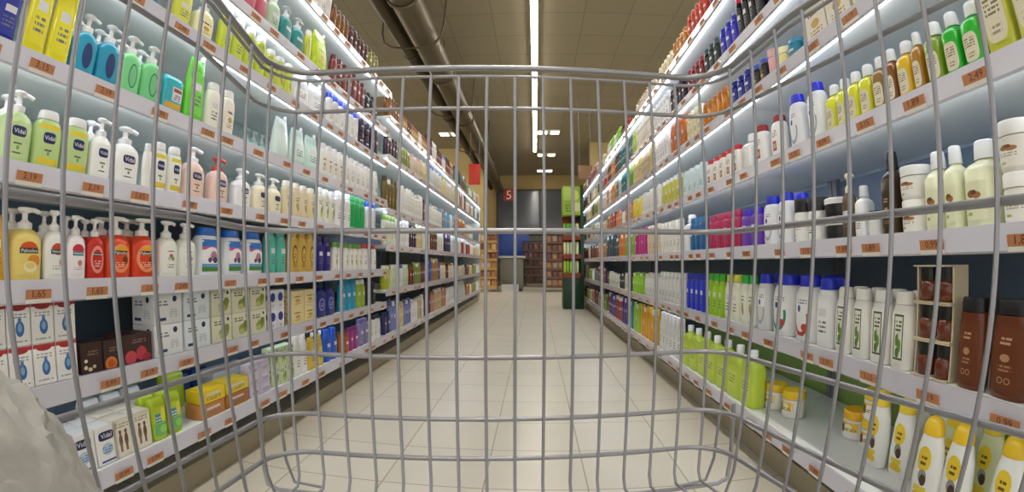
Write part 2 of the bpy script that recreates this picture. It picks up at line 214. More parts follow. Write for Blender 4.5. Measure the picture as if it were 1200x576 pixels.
 ('R3', 1.025, (3.152, 3.406), 4, 'flip', 'e8d43c', 'e8dc6c', '', 'yellow bottle', 0.155, {}),
 ('R3', 1.025, (3.436, 4.138), 10, 'flip', 'd89058', 'c86868', 'lines', 'apricot bottle', 0.157, {}),
 ('R3', 1.025, (4.183, 4.687), 6, 'flip', 'b04038', '9c3430', '', 'brick red bottle', 0.16, {}),
 ('R4', 1.286, (0.615, 0.832), 2, 'box', 'd9d3c4', '', 'lines', 'beige hair colour carton', 0.17, {}),
 ('R4', 1.286, (0.839, 1.042), 2, 'box', 'e2dccd', '', 'gold', 'ivory hair colour carton', 0.13, {}),
 ('R4', 1.286, (1.103, 1.167), 1, 'can', '1f7c9c', '3a9cc0', 'lines', 'teal spray can', 0.075, {}),
 ('R4', 1.286, (1.172, 1.231), 1, 'jar', 'ecdf9c', 'f0e8bc', '', 'cream yellow jar', 0.076, {}),
 ('R4', 1.286, (1.243, 1.283), 1, 'jar', 'd8a0a0', 'e0b4b4', '', 'pink jar', 0.1, {}),
 ('R4', 1.286, (1.295, 1.402), 2, 'can', '24242a', '3c5ab8', 'gold', 'black spray can with blue cap', 0.095, {}),
 ('R4', 1.286, (1.416, 1.587), 3, 'can', '23298c', '1c2178', 'lines', 'dark blue spray can', 0.108, {}),
 ('R4', 1.286, (1.628, 1.895), 5, 'can', 'c87c24', 'b86c1c', '', 'amber spray can', 0.124, {}),
 ('R4', 1.286, (1.917, 2.122), 4, 'can', 'e8dcb0', 'ece4c8', 'lines', 'cream spray can', 0.153, {}),
 ('R4', 1.286, (2.148, 2.399), 4, 'can', 'c8702c', 'a85420', 'lines', 'orange spray can', 0.191, {}),
 ('R4', 1.286, (2.449, 2.728), 5, 'can', 'eceaea', 'f0f0f0', 'lines', 'white spray can', 0.197, {}),
 ('R4', 1.286, (2.77, 3.378), 11, 'can', 'd8c890', 'c4a860', 'gold', 'cream gold spray can', 0.208, {}),
 ('R4', 1.286, (3.409, 3.64), 4, 'can', '7cb848', '8cc858', '', 'green spray can', 0.209, {}),
 ('R4', 1.286, (3.675, 4.114), 7, 'can', '1f7c80', '2a8c90', '', 'sea green spray can', 0.195, {}),
 ('R4', 1.286, (4.204, 4.664), 7, 'can', 'd0843c', 'c07430', '', 'rust spray can', 0.203, {}),
 ('R5', 1.509, (0.809, 1.224), 7, 'can', '2c3488', '22286c', 'lines', 'navy spray can', 0.2, {}),
 ('R5', 1.509, (1.255, 1.458), 4, 'can', '1c1a20', 'd0303c', 'lines', 'black spray can with red cap', 0.19, {}),
 ('R5', 1.509, (1.466, 1.635), 3, 'can', '2c2cb8', '2424a0', 'lines', 'violet blue spray can', 0.14, {}),
 ('R5', 1.509, (1.654, 1.824), 3, 'can', '1f3430', '3a5450', 'lines', 'dark green spray can', 0.14, {}),
 ('R5', 1.509, (1.835, 2.063), 4, 'can', '7c2430', 'a03848', 'lines', 'dark red spray can', 0.14, {}),
 ('R5', 1.509, (2.103, 2.357), 5, 'can', '2c1c34', '44283c', 'lines', 'dark plum spray can', 0.15, {}),
 ('R5', 1.509, (2.391, 2.69), 5, 'can', 'f0f0f2', 'f2f2f4', 'lines', 'white spray can', 0.183, {}),
 ('R5', 1.509, (2.732, 3.226), 9, 'can', 'ece4d4', 'f0ece0', 'lines', 'ivory spray can', 0.191, {}),
 ('R5', 1.509, (3.255, 3.573), 6, 'can', 'b8d048', 'c8dc68', '', 'lime spray can', 0.208, {}),
 ('R5', 1.509, (3.608, 4.129), 8, 'can', '1c7478', '1a686c', '', 'petrol spray can', 0.197, {}),
 ('R5', 1.509, (4.175, 4.637), 7, 'can', 'dc8c44', 'd07c38', '', 'light orange spray can', 0.196, {}),
 ('R6', 1.766, (0.973, 1.337), 7, 'can', '3c3a9c', '32307f', 'lines', 'indigo spray can', 0.2, {}),
 ('R6', 1.766, (1.353, 1.683), 6, 'can', '5a2c84', 'a83448', 'lines', 'purple spray can with red cap', 0.19, {}),
 ('R6', 1.766, (1.704, 1.98), 5, 'can', 'c23a1c', 'b03018', 'lines', 'orange red spray can', 0.15, {}),
 ('R6', 1.766, (2.007, 2.245), 4, 'can', 'c07c30', 'a8641c', 'lines', 'amber spray can', 0.13, {}),
 ('R6', 1.766, (2.261, 2.55), 5, 'can', 'e8dcbc', 'ece4cc', 'gold', 'cream spray can', 0.12, {}),
 ('R6', 1.766, (2.632, 3.205), 10, 'can', 'e4d4c4', 'ccb4a0', 'lines', 'pale pink spray can', 0.12, {}),
 ('R6', 1.766, (3.457, 3.787), 6, 'can', 'b83028', 'a02820', '', 'red spray can', 0.13, {}),
 ('R6', 1.766, (3.827, 4.54), 11, 'can', '84d028', '94dc40', '', 'vivid lime spray can', 0.17, {}),
 ('L0', 0.21, (0.774, 1.0), 3, 'pack', 'eceeee', '', '', 'white wrapped soap pack at the back', 0.115, {'u': 0.17}),
 ('L0', 0.21, (1.089, 1.194), 1, 'pack', 'b8d038', '', '', 'lime pad pack lying at the back', 0.13, {'u': 0.17}),
 ('L0', 0.21, (1.155, 1.358), 2, 'pack', '24408c', '', '', 'dark blue pack at the back', 0.1, {'u': 0.2}),
 ('L0', 0.21, (1.283, 1.492), 2, 'bar', 'cfd4da', '', '', 'pale grey soap box at the back', 0.05, {'u': 0.13, 'stack': 2}),
]


# ------------------------------------------------------------------ helpers
def lin(c):
    return c / 12.92 if c <= 0.04045 else ((c + 0.055) / 1.055) ** 2.4

def hexc(h):
    return (lin(int(h[0:2], 16) / 255), lin(int(h[2:4], 16) / 255), lin(int(h[4:6], 16) / 255), 1.0)

MATS = {}

def mat(name, col, rough=0.45, metal=0.0, spec=0.5, emit=None, strength=0.0, coat=0.0, trans=0.0, noise=0.0):
    if name in MATS:
        return MATS[name]
    m = bpy.data.materials.new(name)
    m.use_nodes = True
    b = m.node_tree.nodes['Principled BSDF']
    c = hexc(col) if isinstance(col, str) else (*col, 1.0)
    b.inputs['Base Color'].default_value = c
    b.inputs['Roughness'].default_value = rough
    b.inputs['Metallic'].default_value = metal
    b.inputs['Specular IOR Level'].default_value = spec
    b.inputs['Coat Weight'].default_value = coat
    b.inputs['Transmission Weight'].default_value = trans
    if emit:
        b.inputs['Emission Color'].default_value = hexc(emit)
        b.inputs['Emission Strength'].default_value = strength
    if noise:
        nt = m.node_tree
        tc = nt.nodes.new('ShaderNodeTexCoord')
        nz = nt.nodes.new('ShaderNodeTexNoise')
        nz.inputs['Scale'].default_value = 22.0
        mx = nt.nodes.new('ShaderNodeMix')
        mx.data_type = 'RGBA'
        mx.inputs[6].default_value = tuple(v * (1 - noise) for v in c[:3]) + (1,)
        mx.inputs[7].default_value = tuple(min(1, v * (1 + noise)) for v in c[:3]) + (1,)
        nt.links.new(tc.outputs['Object'], nz.inputs['Vector'])
        nt.links.new(nz.outputs['Fac'], mx.inputs[0])
        nt.links.new(mx.outputs[2], b.inputs['Base Color'])
    MATS[name] = m
    return m


def label_mat(bg, elems, rough=0.4):
    """Printed label: rectangles, ellipses and lines of small print laid out in the label's own UV square."""
    key = 'print_%s_%s' % (bg, hash(tuple(elems)) & 0xffffff)
    if key in MATS:
        return MATS[key]
    m = bpy.data.materials.new(key)
    m.use_nodes = True
    nt = m.node_tree
    N, L = nt.nodes, nt.links
    b = N['Principled BSDF']
    b.inputs['Roughness'].default_value = rough
    uv = N.new('ShaderNodeUVMap')
    sp = N.new('ShaderNodeSeparateXYZ')
    L.new(uv.outputs['UV'], sp.inputs[0])
    U, V = sp.outputs[0], sp.outputs[1]

    def mth(op, a, bb=None, c=None):
        n = N.new('ShaderNodeMath')
        n.operation = op
        for i, v in enumerate((a, bb, c)):
            if v is None:
                continue
            if isinstance(v, (int, float)):
                n.inputs[i].default_value = v
            else:
                L.new(v, n.inputs[i])
        return n.outputs[0]

    def inside(x, lo, hi):
        return mth('COMPARE', x, (lo + hi) / 2, (hi - lo) / 2)
    cur = None
    for e in elems:
        t = e[0]
        if t == 'r':
            _, u0, v0, u1, v1, col = e
            mask = mth('MULTIPLY', inside(U, u0, u1), inside(V, v0, v1))
        elif t == 'e' or t == 'o':
            _, cu, cv, ru, rv, col = e
            du = mth('DIVIDE', mth('SUBTRACT', U, cu), ru)
            dv = mth('DIVIDE', mth('SUBTRACT', V, cv), rv)
            r2 = mth('ADD', mth('MULTIPLY', du, du), mth('MULTIPLY', dv, dv))
            mask = mth('LESS_THAN', r2, 1.0)
            if t == 'o':
                mask = mth('MULTIPLY', mask, mth('GREATER_THAN', r2, 0.55))
        elif t == 'q':       # squarish rounded patch
            _, cu, cv, ru, rv, col = e
            du = mth('POWER', mth('ABSOLUTE', mth('DIVIDE', mth('SUBTRACT', U, cu), ru)), 4.0)
            dv = mth('POWER', mth('ABSOLUTE', mth('DIVIDE', mth('SUBTRACT', V, cv), rv)), 4.0)
            mask = mth('LESS_THAN', mth('ADD', du, dv), 1.0)
        else:                # 't': rows of small print
            _, u0, v0, u1, v1, rows, col = e
            st = mth('LESS_THAN', mth('FRACT', mth('MULTIPLY', mth('SUBTRACT', V, v0), rows / (v1 - v0))), 0.5)
            nz = N.new('ShaderNodeTexWhiteNoise')
            nz.noise_dimensions = '2D'
            cb = N.new('ShaderNodeCombineXYZ')
            L.new(mth('FLOOR', mth('MULTIPLY', U, 26.0)), cb.inputs[0])
            L.new(mth('FLOOR', mth('MULTIPLY', mth('SUBTRACT', V, v0), rows / (v1 - v0))), cb.inputs[1])
            L.new(cb.outputs[0], nz.inputs['Vector'])
            mask = mth('MULTIPLY', mth('MULTIPLY', inside(U, u0, u1), inside(V, v0, v1)), mth('MULTIPLY', st, mth('GREATER_THAN', nz.outputs['Value'], 0.28)))
        mx = N.new('ShaderNodeMix')
        mx.data_type = 'RGBA'
        L.new(mask, mx.inputs[0])
        if cur is None:
            mx.inputs[6].default_value = hexc(bg)
        else:
            L.new(cur, mx.inputs[6])
        mx.inputs[7].default_value = hexc(col)
        cur = mx.outputs[2]
    if cur is None:
        b.inputs['Base Color'].default_value = hexc(bg)
    else:
        L.new(cur, b.inputs['Base Color'])
    MATS[key] = m
    return m


class MB:
    """Collects faces of one mesh; build() links them as one object."""
    def __init__(s):
        s.v, s.f, s.m, s.uv = [], [], [], []

    def face(s, idx, m=0, uv=None):
        s.f.append(tuple(idx)); s.m.append(m); s.uv.append(uv)

    def box(s, x0, y0, z0, x1, y1, z1, m=0, bev=0.0):
        if bev <= 0:
            n = len(s.v)
            s.v += [(x0, y0, z0), (x1, y0, z0), (x1, y1, z0), (x0, y1, z0), (x0, y0, z1), (x1, y0, z1), (x1, y1, z1), (x0, y1, z1)]
            for q in ((0, 3, 2, 1), (4, 5, 6, 7), (0, 1, 5, 4), (1, 2, 6, 5), (2, 3, 7, 6), (3, 0, 4, 7)):
                s.face([n + i for i in q], m)
            return
        bm = bmesh.new()
        bmesh.ops.create_cube(bm, size=1.0, matrix=Matrix.Translation(((x0 + x1) / 2, (y0 + y1) / 2, (z0 + z1) / 2)) @ Matrix.Diagonal((x1 - x0, y1 - y0, z1 - z0, 1)))
        bmesh.ops.bevel(bm, geom=bm.edges[:], offset=bev, segments=2, affect='EDGES', profile=0.5)
        s.addbm(bm, m)

    def addbm(s, bm, m=0):
        n = len(s.v)
        bm.verts.index_update()
        s.v += [tuple(v.co) for v in bm.verts]
        for f in bm.faces:
            s.face([n + v.index for v in f.verts], m)
        bm.free()

    def loft(s, rings, seg=20, m=0, cx=0.0, cy=0.0, caps=True):
        """rings: (z, rx, ry, exponent[, ox, oy])"""
        n = len(s.v)
        for r in rings:
            z, rx, ry, ex = r[:4]
            ox, oy = (r[4], r[5]) if len(r) > 4 else (0, 0)
            for k in range(seg):
                a = 2 * pi * (k + 0.5) / seg
                c, si = math.cos(a), math.sin(a)
                x = math.copysign(abs(c) ** (2 / ex), c) * rx
                y = math.copysign(abs(si) ** (2 / ex), si) * ry
                s.v.append((cx + ox + x, cy + oy + y, z))
        for i in range(len(rings) - 1):
            for k in range(seg):
                a, b = n + i * seg + k, n + i * seg + (k + 1) % seg
                s.face((a, b, b + seg, a + seg), m)
        if caps:
            s.face([n + k for k in range(seg)][::-1], m)
            e = n + (len(rings) - 1) * seg
            s.face([e + k for k in range(seg)], m)

    def tube(s, pts, r, seg=8, m=0, closed=False):
        pts = [Vector(p) for p in pts]
        n0 = len(s.v)
        up = None
        N = len(pts)
        for i, p in enumerate(pts):
            if closed:
                t = (pts[(i + 1) % N] - pts[i - 1]).normalized()
            elif i == 0:
                t = (pts[1] - p).normalized()
            elif i == N - 1:
                t = (p - pts[i - 1]).normalized()
            else:
                t = ((pts[i + 1] - p).normalized() + (p - pts[i - 1]).normalized()).normalized()
            if up is None:
                up = Vector((0, 0, 1)) if abs(t.z) < 0.9 else Vector((1, 0, 0))
            side = t.cross(up).normalized()
            up = side.cross(t).normalized()
            for k in range(seg):
                a = 2 * pi * k / seg
                q = p + side * (math.cos(a) * r) + up * (math.sin(a) * r)
                s.v.append(tuple(q))
        for i in range(N if closed else N - 1):
            for k in range(seg):
                a = n0 + i * seg + k
                b = n0 + i * seg + (k + 1) % seg
                c = n0 + ((i + 1) % N) * seg + (k + 1) % seg
                d = n0 + ((i + 1) % N) * seg + k
                s.face((a, d, c, b), m)
        if not closed:
            s.face([n0 + k for k in range(seg)], m)
            e = n0 + (N - 1) * seg
            s.face([e + k for k in range(seg)][::-1], m)

    def patch(s, surf, u0, u1, v0, v1, nu, nv, m=0):
        """surf(u, z) -> point; a printed patch with its own UVs."""
        n = len(s.v)
        for j in range(nv + 1):
            for i in range(nu + 1):
                s.v.append(surf(u0 + (u1 - u0) * i / nu, v0 + (v1 - v0) * j / nv))
        for j in range(nv):
            for i in range(nu):
                a = n + j * (nu + 1) + i
                s.face((a, a + 1, a + nu + 2, a + nu + 1), m, [(i / nu, j / nv), ((i + 1) / nu, j / nv), ((i + 1) / nu, (j + 1) / nv), (i / nu, (j + 1) / nv)])

    def mesh(s, name, mats, smooth=True, angle=40):
        me = bpy.data.meshes.new(name)
        me.from_pydata(s.v, [], s.f)
        for mt in (mats if isinstance(mats, (list, tuple)) else [mats]):
            me.materials.append(mt)
        me.polygons.foreach_set('material_index', s.m)
        if any(u is not None for u in s.uv):
            lay = me.uv_layers.new(name='UVMap')
            flat = []
            for f, u in zip(s.f, s.uv):
                for k in range(len(f)):
                    flat += u[k] if u is not None else (0.0, 0.0)
            lay.data.foreach_set('uv', flat)
        if smooth:
            me.polygons.foreach_set('use_smooth', [True] * len(s.f))
            me.set_sharp_from_angle(angle=math.radians(angle))
        me.update()
        return me

    def build(s, name, mats, parent=None, smooth=True, angle=40):
        o = bpy.data.objects.new(name, s.mesh(name, mats, smooth, angle))
        COL.objects.link(o)
        if parent is not None:
            o.parent = parent
        return o


def empty(name, loc=(0, 0, 0), rz=0.0):
    o = bpy.data.objects.new(name, None)
    o.empty_display_size = 0.05
    COL.objects.link(o)
    o.location = loc
    o.rotation_euler = (0, 0, rz)
    return o


def tag(o, label, cat, group=None):
    o['label'] = label
    o['category'] = cat
    if group:
        o['group'] = group
    return o


def struct(o):
    o['kind'] = 'structure'
    return o


TEXTS = {}

def text_geo(txt):
    """Outline faces of a word, width 1, centred, from the built-in font."""
    if txt not in TEXTS:
        cu = bpy.data.curves.new('word', 'FONT')
        cu.body = txt
        cu.resolution_u = 2
        cu.align_x = 'CENTER'
        ob = bpy.data.objects.new('word', cu)
        COL.objects.link(ob)
        dg = bpy.context.evaluated_depsgraph_get()
        me = ob.evaluated_get(dg).to_mesh()
        vs = [tuple(v.co) for v in me.vertices]
        fs = [tuple(p.vertices) for p in me.polygons]
        ob.evaluated_get(dg).to_mesh_clear()
        bpy.data.objects.remove(ob)
        bpy.data.curves.remove(cu)
        x0, x1 = min(v[0] for v in vs), max(v[0] for v in vs)
        y0, y1 = min(v[1] for v in vs), max(v[1] for v in vs)
        w = x1 - x0
        TEXTS[txt] = ([((v[0] - (x0 + x1) / 2) / w, (v[1] - (y0 + y1) / 2) / w) for v in vs], fs)
    return TEXTS[txt]


def add_text(mb, txt, surf, cz, width, m, cx=0.0, vertical=False):
    vs, fs = text_geo(txt)
    n = len(mb.v)
    for x, y in vs:
        if vertical:
            x, y = -y, x
        mb.v.append(surf(cx + x * width, cz + y * width))
    for f in fs:
        mb.face([n + i for i in f], m)


# ------------------------------------------------------------------ printed designs  (u right, v up, 0..1)
NAVY, WHITE, GREY = '1d2760', 'f7f7f7', '8a8a88'
DES = {
    '': [],
    'lines': [('r', .2, .55, .8, .72, 'd9d9de'), ('t', .2, .2, .8, .5, 3, '6f7078')],
    'vidal': [('q', .5, .73, .3, .15, NAVY), ('t', .3, .36, .7, .46, 1, '6c6f60'), ('e', .5, .27, .06, .06, '7aa05a'), ('t', .25, .1, .75, .18, 1, '55584e')],
    'vidaly': [('r', 0, .88, 1, 1, 'e6cf35'), ('q', .5, .66, .3, .14, NAVY), ('t', .3, .32, .7, .42, 1, '6c6f60'), ('e', .5, .26, .06, .05, '7aa05a'), ('r', 0, 0, 1, .15, 'e3c933')],
    'palm': [('e', .5, .74, .36, .2, 'd8572a'), ('r', 0, .5, 1, .66, 'ecd67a'), ('r', .12, .6, .88, .76, '3b3a2a'), ('e', .7, .4, .26, .17, 'e09030'), ('e', .55, .22, .27, .16, 'f6edc8'), ('e', .55, .26, .2, .1, 'ecd67a')],
    'palmw': [('e', .5, .75, .36, .18, 'c8462e'), ('r', .1, .6, .9, .75, '44504a'), ('e', .72, .36, .14, .1, 'c9a08a'), ('t', .2, .14, .7, .3, 2, 'b9b6ae')],
    'palmp': [('e', .5, .8, .4, .18, 'c8324a'), ('r', .08, .6, .92, .7, 'f4eef0'), ('r', .12, .6, .88, .74, '2e7c86'), ('e', .6, .36, .16, .1, 'c98a70'), ('t', .2, .14, .8, .26, 2, 'c4c0c0')],
    'palmr': [('o', .5, .5, .46, .48, 'e79a90'), ('r', .2, .62, .8, .74, '401410'), ('t', .25, .25, .75, .5, 3, 'f0c8c0')],
    'palmo': [('o', .5, .5, .47, .49, 'f09a70'), ('e', .58, .78, .34, .16, 'f0a82a'), ('r', .16, .62, .84, .76, '3a3018'), ('e', .72, .44, .15, .14, '7a3a1a'), ('t', .2, .2, .7, .4, 3, 'f6c8a8')],
    'floral': [('e', .5, .6, .13, .08, 'c2586a'), ('e', .62, .5, .1, .08, '7a9a5a'), ('e', .4, .5, .1, .07, 'b9c4a0'), ('t', .25, .75, .75, .85, 1, '8a8a80'), ('t', .25, .16, .75, .34, 2, '9a9a92')],
    'kids': [('r', 0, .78, 1, 1, '2f78cc'), ('r', 0, .68, 1, .78, 'c85a8c'), ('e', .5, .46, .5, .3, 'f2f0f2'), ('e', .6, .48, .2, .16, 'b07a9a'), ('e', .7, .36, .14, .1, '4a3c58'), ('e', .38, .36, .1, .08, '50486c'), ('r', 0, 0, 1, .14, '4e8c3a'), ('r', 0, .14, 1, .24, '6aa0d0')],
    'ring': [('o', .5, .5, .38, .36, '6a4420'), ('t', .3, .4, .7, .6, 2, '8a6a30'), ('e', .5, .14, .34, .1, 'b89038')],
    'leafs': [('e', .5, .4, .2, .14, '9aa868'), ('e', .62, .28, .14, .12, 'b08a4a'), ('t', .2, .6, .8, .8, 2, '7a7c60')],
    'leaf': [('r', .2, .06, .8, .94, '4c5a40'), ('r', .26, .1, .74, .9, 'e6e8da'), ('t', .3, .62, .7, .86, 3, '53603f'), ('e', .42, .44, .1, .12, '5f8a3a'), ('e', .58, .34, .11, .13, '6f9c40'), ('e', .46, .2, .12, .1, '4f7a34'), ('r', .48, .14, .52, .6, '58803a')],
    'swirlr': [('o', .42, .4, .5, .42, 'b8402e'), ('r', 0, .52, .9, 1, 'eceef0'), ('e', .3, .62, .1, .08, '2a3a8c'), ('t', .2, .74, .8, .86, 2, '707890'), ('e', .66, .2, .2, .09, 'c04a34')],
    'swirlg': [('o', .42, .4, .5, .42, '2f8a7a'), ('r', 0, .52, .9, 1, 'eceef0'), ('e', .3, .62, .1, .08, '2a3a8c'), ('t', .2, .74, .8, .86, 2, '707890'), ('e', .66, .2, .2, .09, 'c04a4a')],
    'swirls': [('o', .42, .4, .46, .38, 'a8b0ba'), ('r', 0, .5, .9, 1, 'eef0f4'), ('e', .34, .62, .12, .08, '2a3a9c'), ('t', .2, .74, .8, .86, 2, '7880a0')],
    'coco': [('e', .5, .72, .42, .22, 'f1d030'), ('t', .3, .62, .7, .82, 2, '6a5820'), ('e', .55, .42, .26, .12, '9a9a90'), ('e', .62, .36, .2, .1, '4a3024'), ('r', .1, .14, .9, .24, 'f0d640'), ('e', .5, .05, .45, .1, 'efcb28')],
    'jarlab': [('r', 0, .35, 1, .92, 'efc23a'), ('e', .3, .5, .14, .3, '5a3c24'), ('e', .62, .6, .2, .22, 'f6eecf'), ('t', .45, .4, .95, .6, 2, '7a5c20')],
    'beige': [('q', .5, .5, .46, .48, 'ddd6bc'), ('t', .18, .5, .82, .84, 4, '7a6a48'), ('t', .25, .16, .75, .36, 2, 'a09070')],
    'limelab': [('r', .12, .2, .88, .8, 'd2e268'), ('t', .2, .35, .8, .7, 3, '8aa83a')],
    'gold': [('t', .2, .6, .8, .76, 1, '8a6a2c'), ('e', .5, .4, .2, .1, 'c9a050'), ('t', .2, .15, .8, .3, 2, 'b08c4a')],
    'almond': [('e', .42, .68, .22, .1, '8a5a34'), ('e', .62, .64, .2, .09, 'a8703c'), ('e', .52, .72, .12, .06, '6a4024'), ('t', .2, .38, .8, .54, 2, 'a2a294'), ('e', .3, .16, .12, .05, 'a8b860')],
    'redpanel': [('r', .28, .12, .72, .46, 'a04a3c'), ('t', .2, .62, .8, .86, 3, '8c6a66'), ('r', .36, .2, .64, .38, 'd4a890')],
    'vidalbox': [('q', .5, .76, .36, .12, NAVY), ('e', .5, .4, .26, .16, 'b9cfe8'), ('t', .25, .3, .75, .5, 3, '6c86b4'), ('r', .15, .06, .85, .11, '3a4aa0')],
    'figure': [('e', .36, .66, .07, .06, '6a5240'), ('e', .36, .44, .1, .18, '7a5c48'), ('e', .66, .66, .07, .06, '5c4638'), ('e', .66, .44, .1, .18, '6a4c3a'), ('r', .3, .14, .42, .4, '8a6c54'), ('r', .6, .14, .72, .4, '7c5e48'), ('t', .15, .78, .85, .92, 2, 'a89c80')],
    'drop': [('r', 0, .9, 1, 1, 'b83a3c'), ('e', .5, .9, .34, .07, 'a83034'), ('e', .55, .4, .19, .19, '3f74b4'), ('e', .55, .56, .08, .14, '4f84c4'), ('e', .55, .42, .09, .1, '8ab4dc'), ('t', .15, .66, .85, .8, 2, 'a4a8b0'), ('t', .15, .08, .85, .16, 1, 'b4b4b8')],
    'flw': [('e', .2, .2, .09, .07, 'e9dfb0'), ('e', .4, .12, .1, .07, 'e2d8a8'), ('e', .22, .42, .08, .06, 'efe6c0'), ('e', .6, .2, .08, .06, 'd8cc98'), ('t', .3, .6, .8, .8, 2, '8a6a58')],
    'flo': [('e', .4, .18, .34, .24, 'd87a34'), ('e', .4, .18, .2, .14, 'c05a24'), ('t', .3, .6, .8, .8, 2, '8a6a58')],
    'flp': [('e', .25, .2, .2, .24, 'd0485c'), ('e', .62, .3, .18, .26, 'c03c50'), ('e', .8, .12, .16, .16, 'a83040'), ('t', .3, .7, .8, .86, 2, '8a6a68')],
    'dove': [('t', .12, .6, .5, .8, 2, '70788a'), ('e', .74, .8, .08, .1, '22305c'), ('r', .1, .1, .42, .2, '2a3870'), ('t', .55, .2, .85, .5, 4, 'b8c0c8')],
    'olive': [('e', .6, .34, .26, .2, '9aa44a'), ('e', .75, .5, .14, .16, '7c8a38'), ('e', .5, .22, .16, .12, 'c0c880'), ('t', .1, .66, .6, .86, 2, '5c6044'), ('e', .82, .84, .06, .07, '22305c')],
    'navyell': [('e', .5, .62, .34, .24, '2a3c94'), ('t', .3, .1, .7, .26, 2, '8a90b8')],
    'ovalv': [('e', .54, .5, .26, .42, '17386e')],
    'ovalg': [('e', .54, .5, .26, .42, '2f8a58'), ('e', .54, .5, .2, .36, '74c88c')],
    'ovalw': [('o', .5, .48, .36, .36, '8a94d8'), ('t', .3, .36, .7, .6, 3, 'b0b8e8')],
    'amber': [('t', .3, .7, .7, .84, 2, 'c8a080'), ('e', .5, .5, .16, .06, 'b98c66'), ('t', .26, .3, .74, .42, 2, 'b08462'), ('o', .38, .16, .1, .05, 'c09a78'), ('o', .62, .16, .1, .05, 'c09a78')],
    'pad': [('r', 0, 0, 1, .42, '6cc070'), ('r', .1, .45, .6, .75, '3a8ca0'), ('t', .14, .5, .56, .7, 2, 'd8eef0'), ('e', .75, .7, .2, .24, 'e8e04a'), ('e', .7, .2, .3, .14, '9cd86a')],
    'ultra': [('r', .35, .3, 1, .85, 'dcd8d4'), ('r', 0, 0, 1, .22, 'dca82c'), ('r', .42, .66, .95, .8, '9c3c2c'), ('t', .45, .36, .9, .6, 3, '4a60a0')],
}
TYPE_CAT = {'flip': 'bottle', 'pump': 'pump bottle', 'can': 'spray can', 'box': 'carton', 'bar': 'soap box', 'jar': 'jar', 'jug': 'bottle',
            'pouch': 'refill pouch', 'round': 'bottle', 'wide': 'bottle', 'pack': 'pack', 'twin': 'twin pack', 'coco': 'bottle'}
TYPE_W = dict(flip=.07, pump=.078, can=.056, box=.13, bar=.13, jar=.085, jug=.115, pouch=.14, round=.062, wide=.1, pack=.1, twin=.105, coco=.078)


def interp_ring(rings, z):
    for a, b in zip(rings, rings[1:]):
        if a[0] <= z <= b[0] and b[0] > a[0]:
            t = (z - a[0]) / (b[0] - a[0])
            return tuple(a[i] + (b[i] - a[i]) * t for i in range(1, 4))
    return rings[-1][1:4] if z > rings[-1][0] else rings[0][1:4]


def front(rings, off=0.0007):
    """Front surface (-Y side) of a lofted body at (x, z), a hair outside it."""
    def f(x, z):
        rx, ry, ex = interp_ring(rings, z)
        t = min(0.985, abs(x) / rx)
        return (x, -ry * (1 - t ** ex) ** (1 / ex) - off, z)
    return f


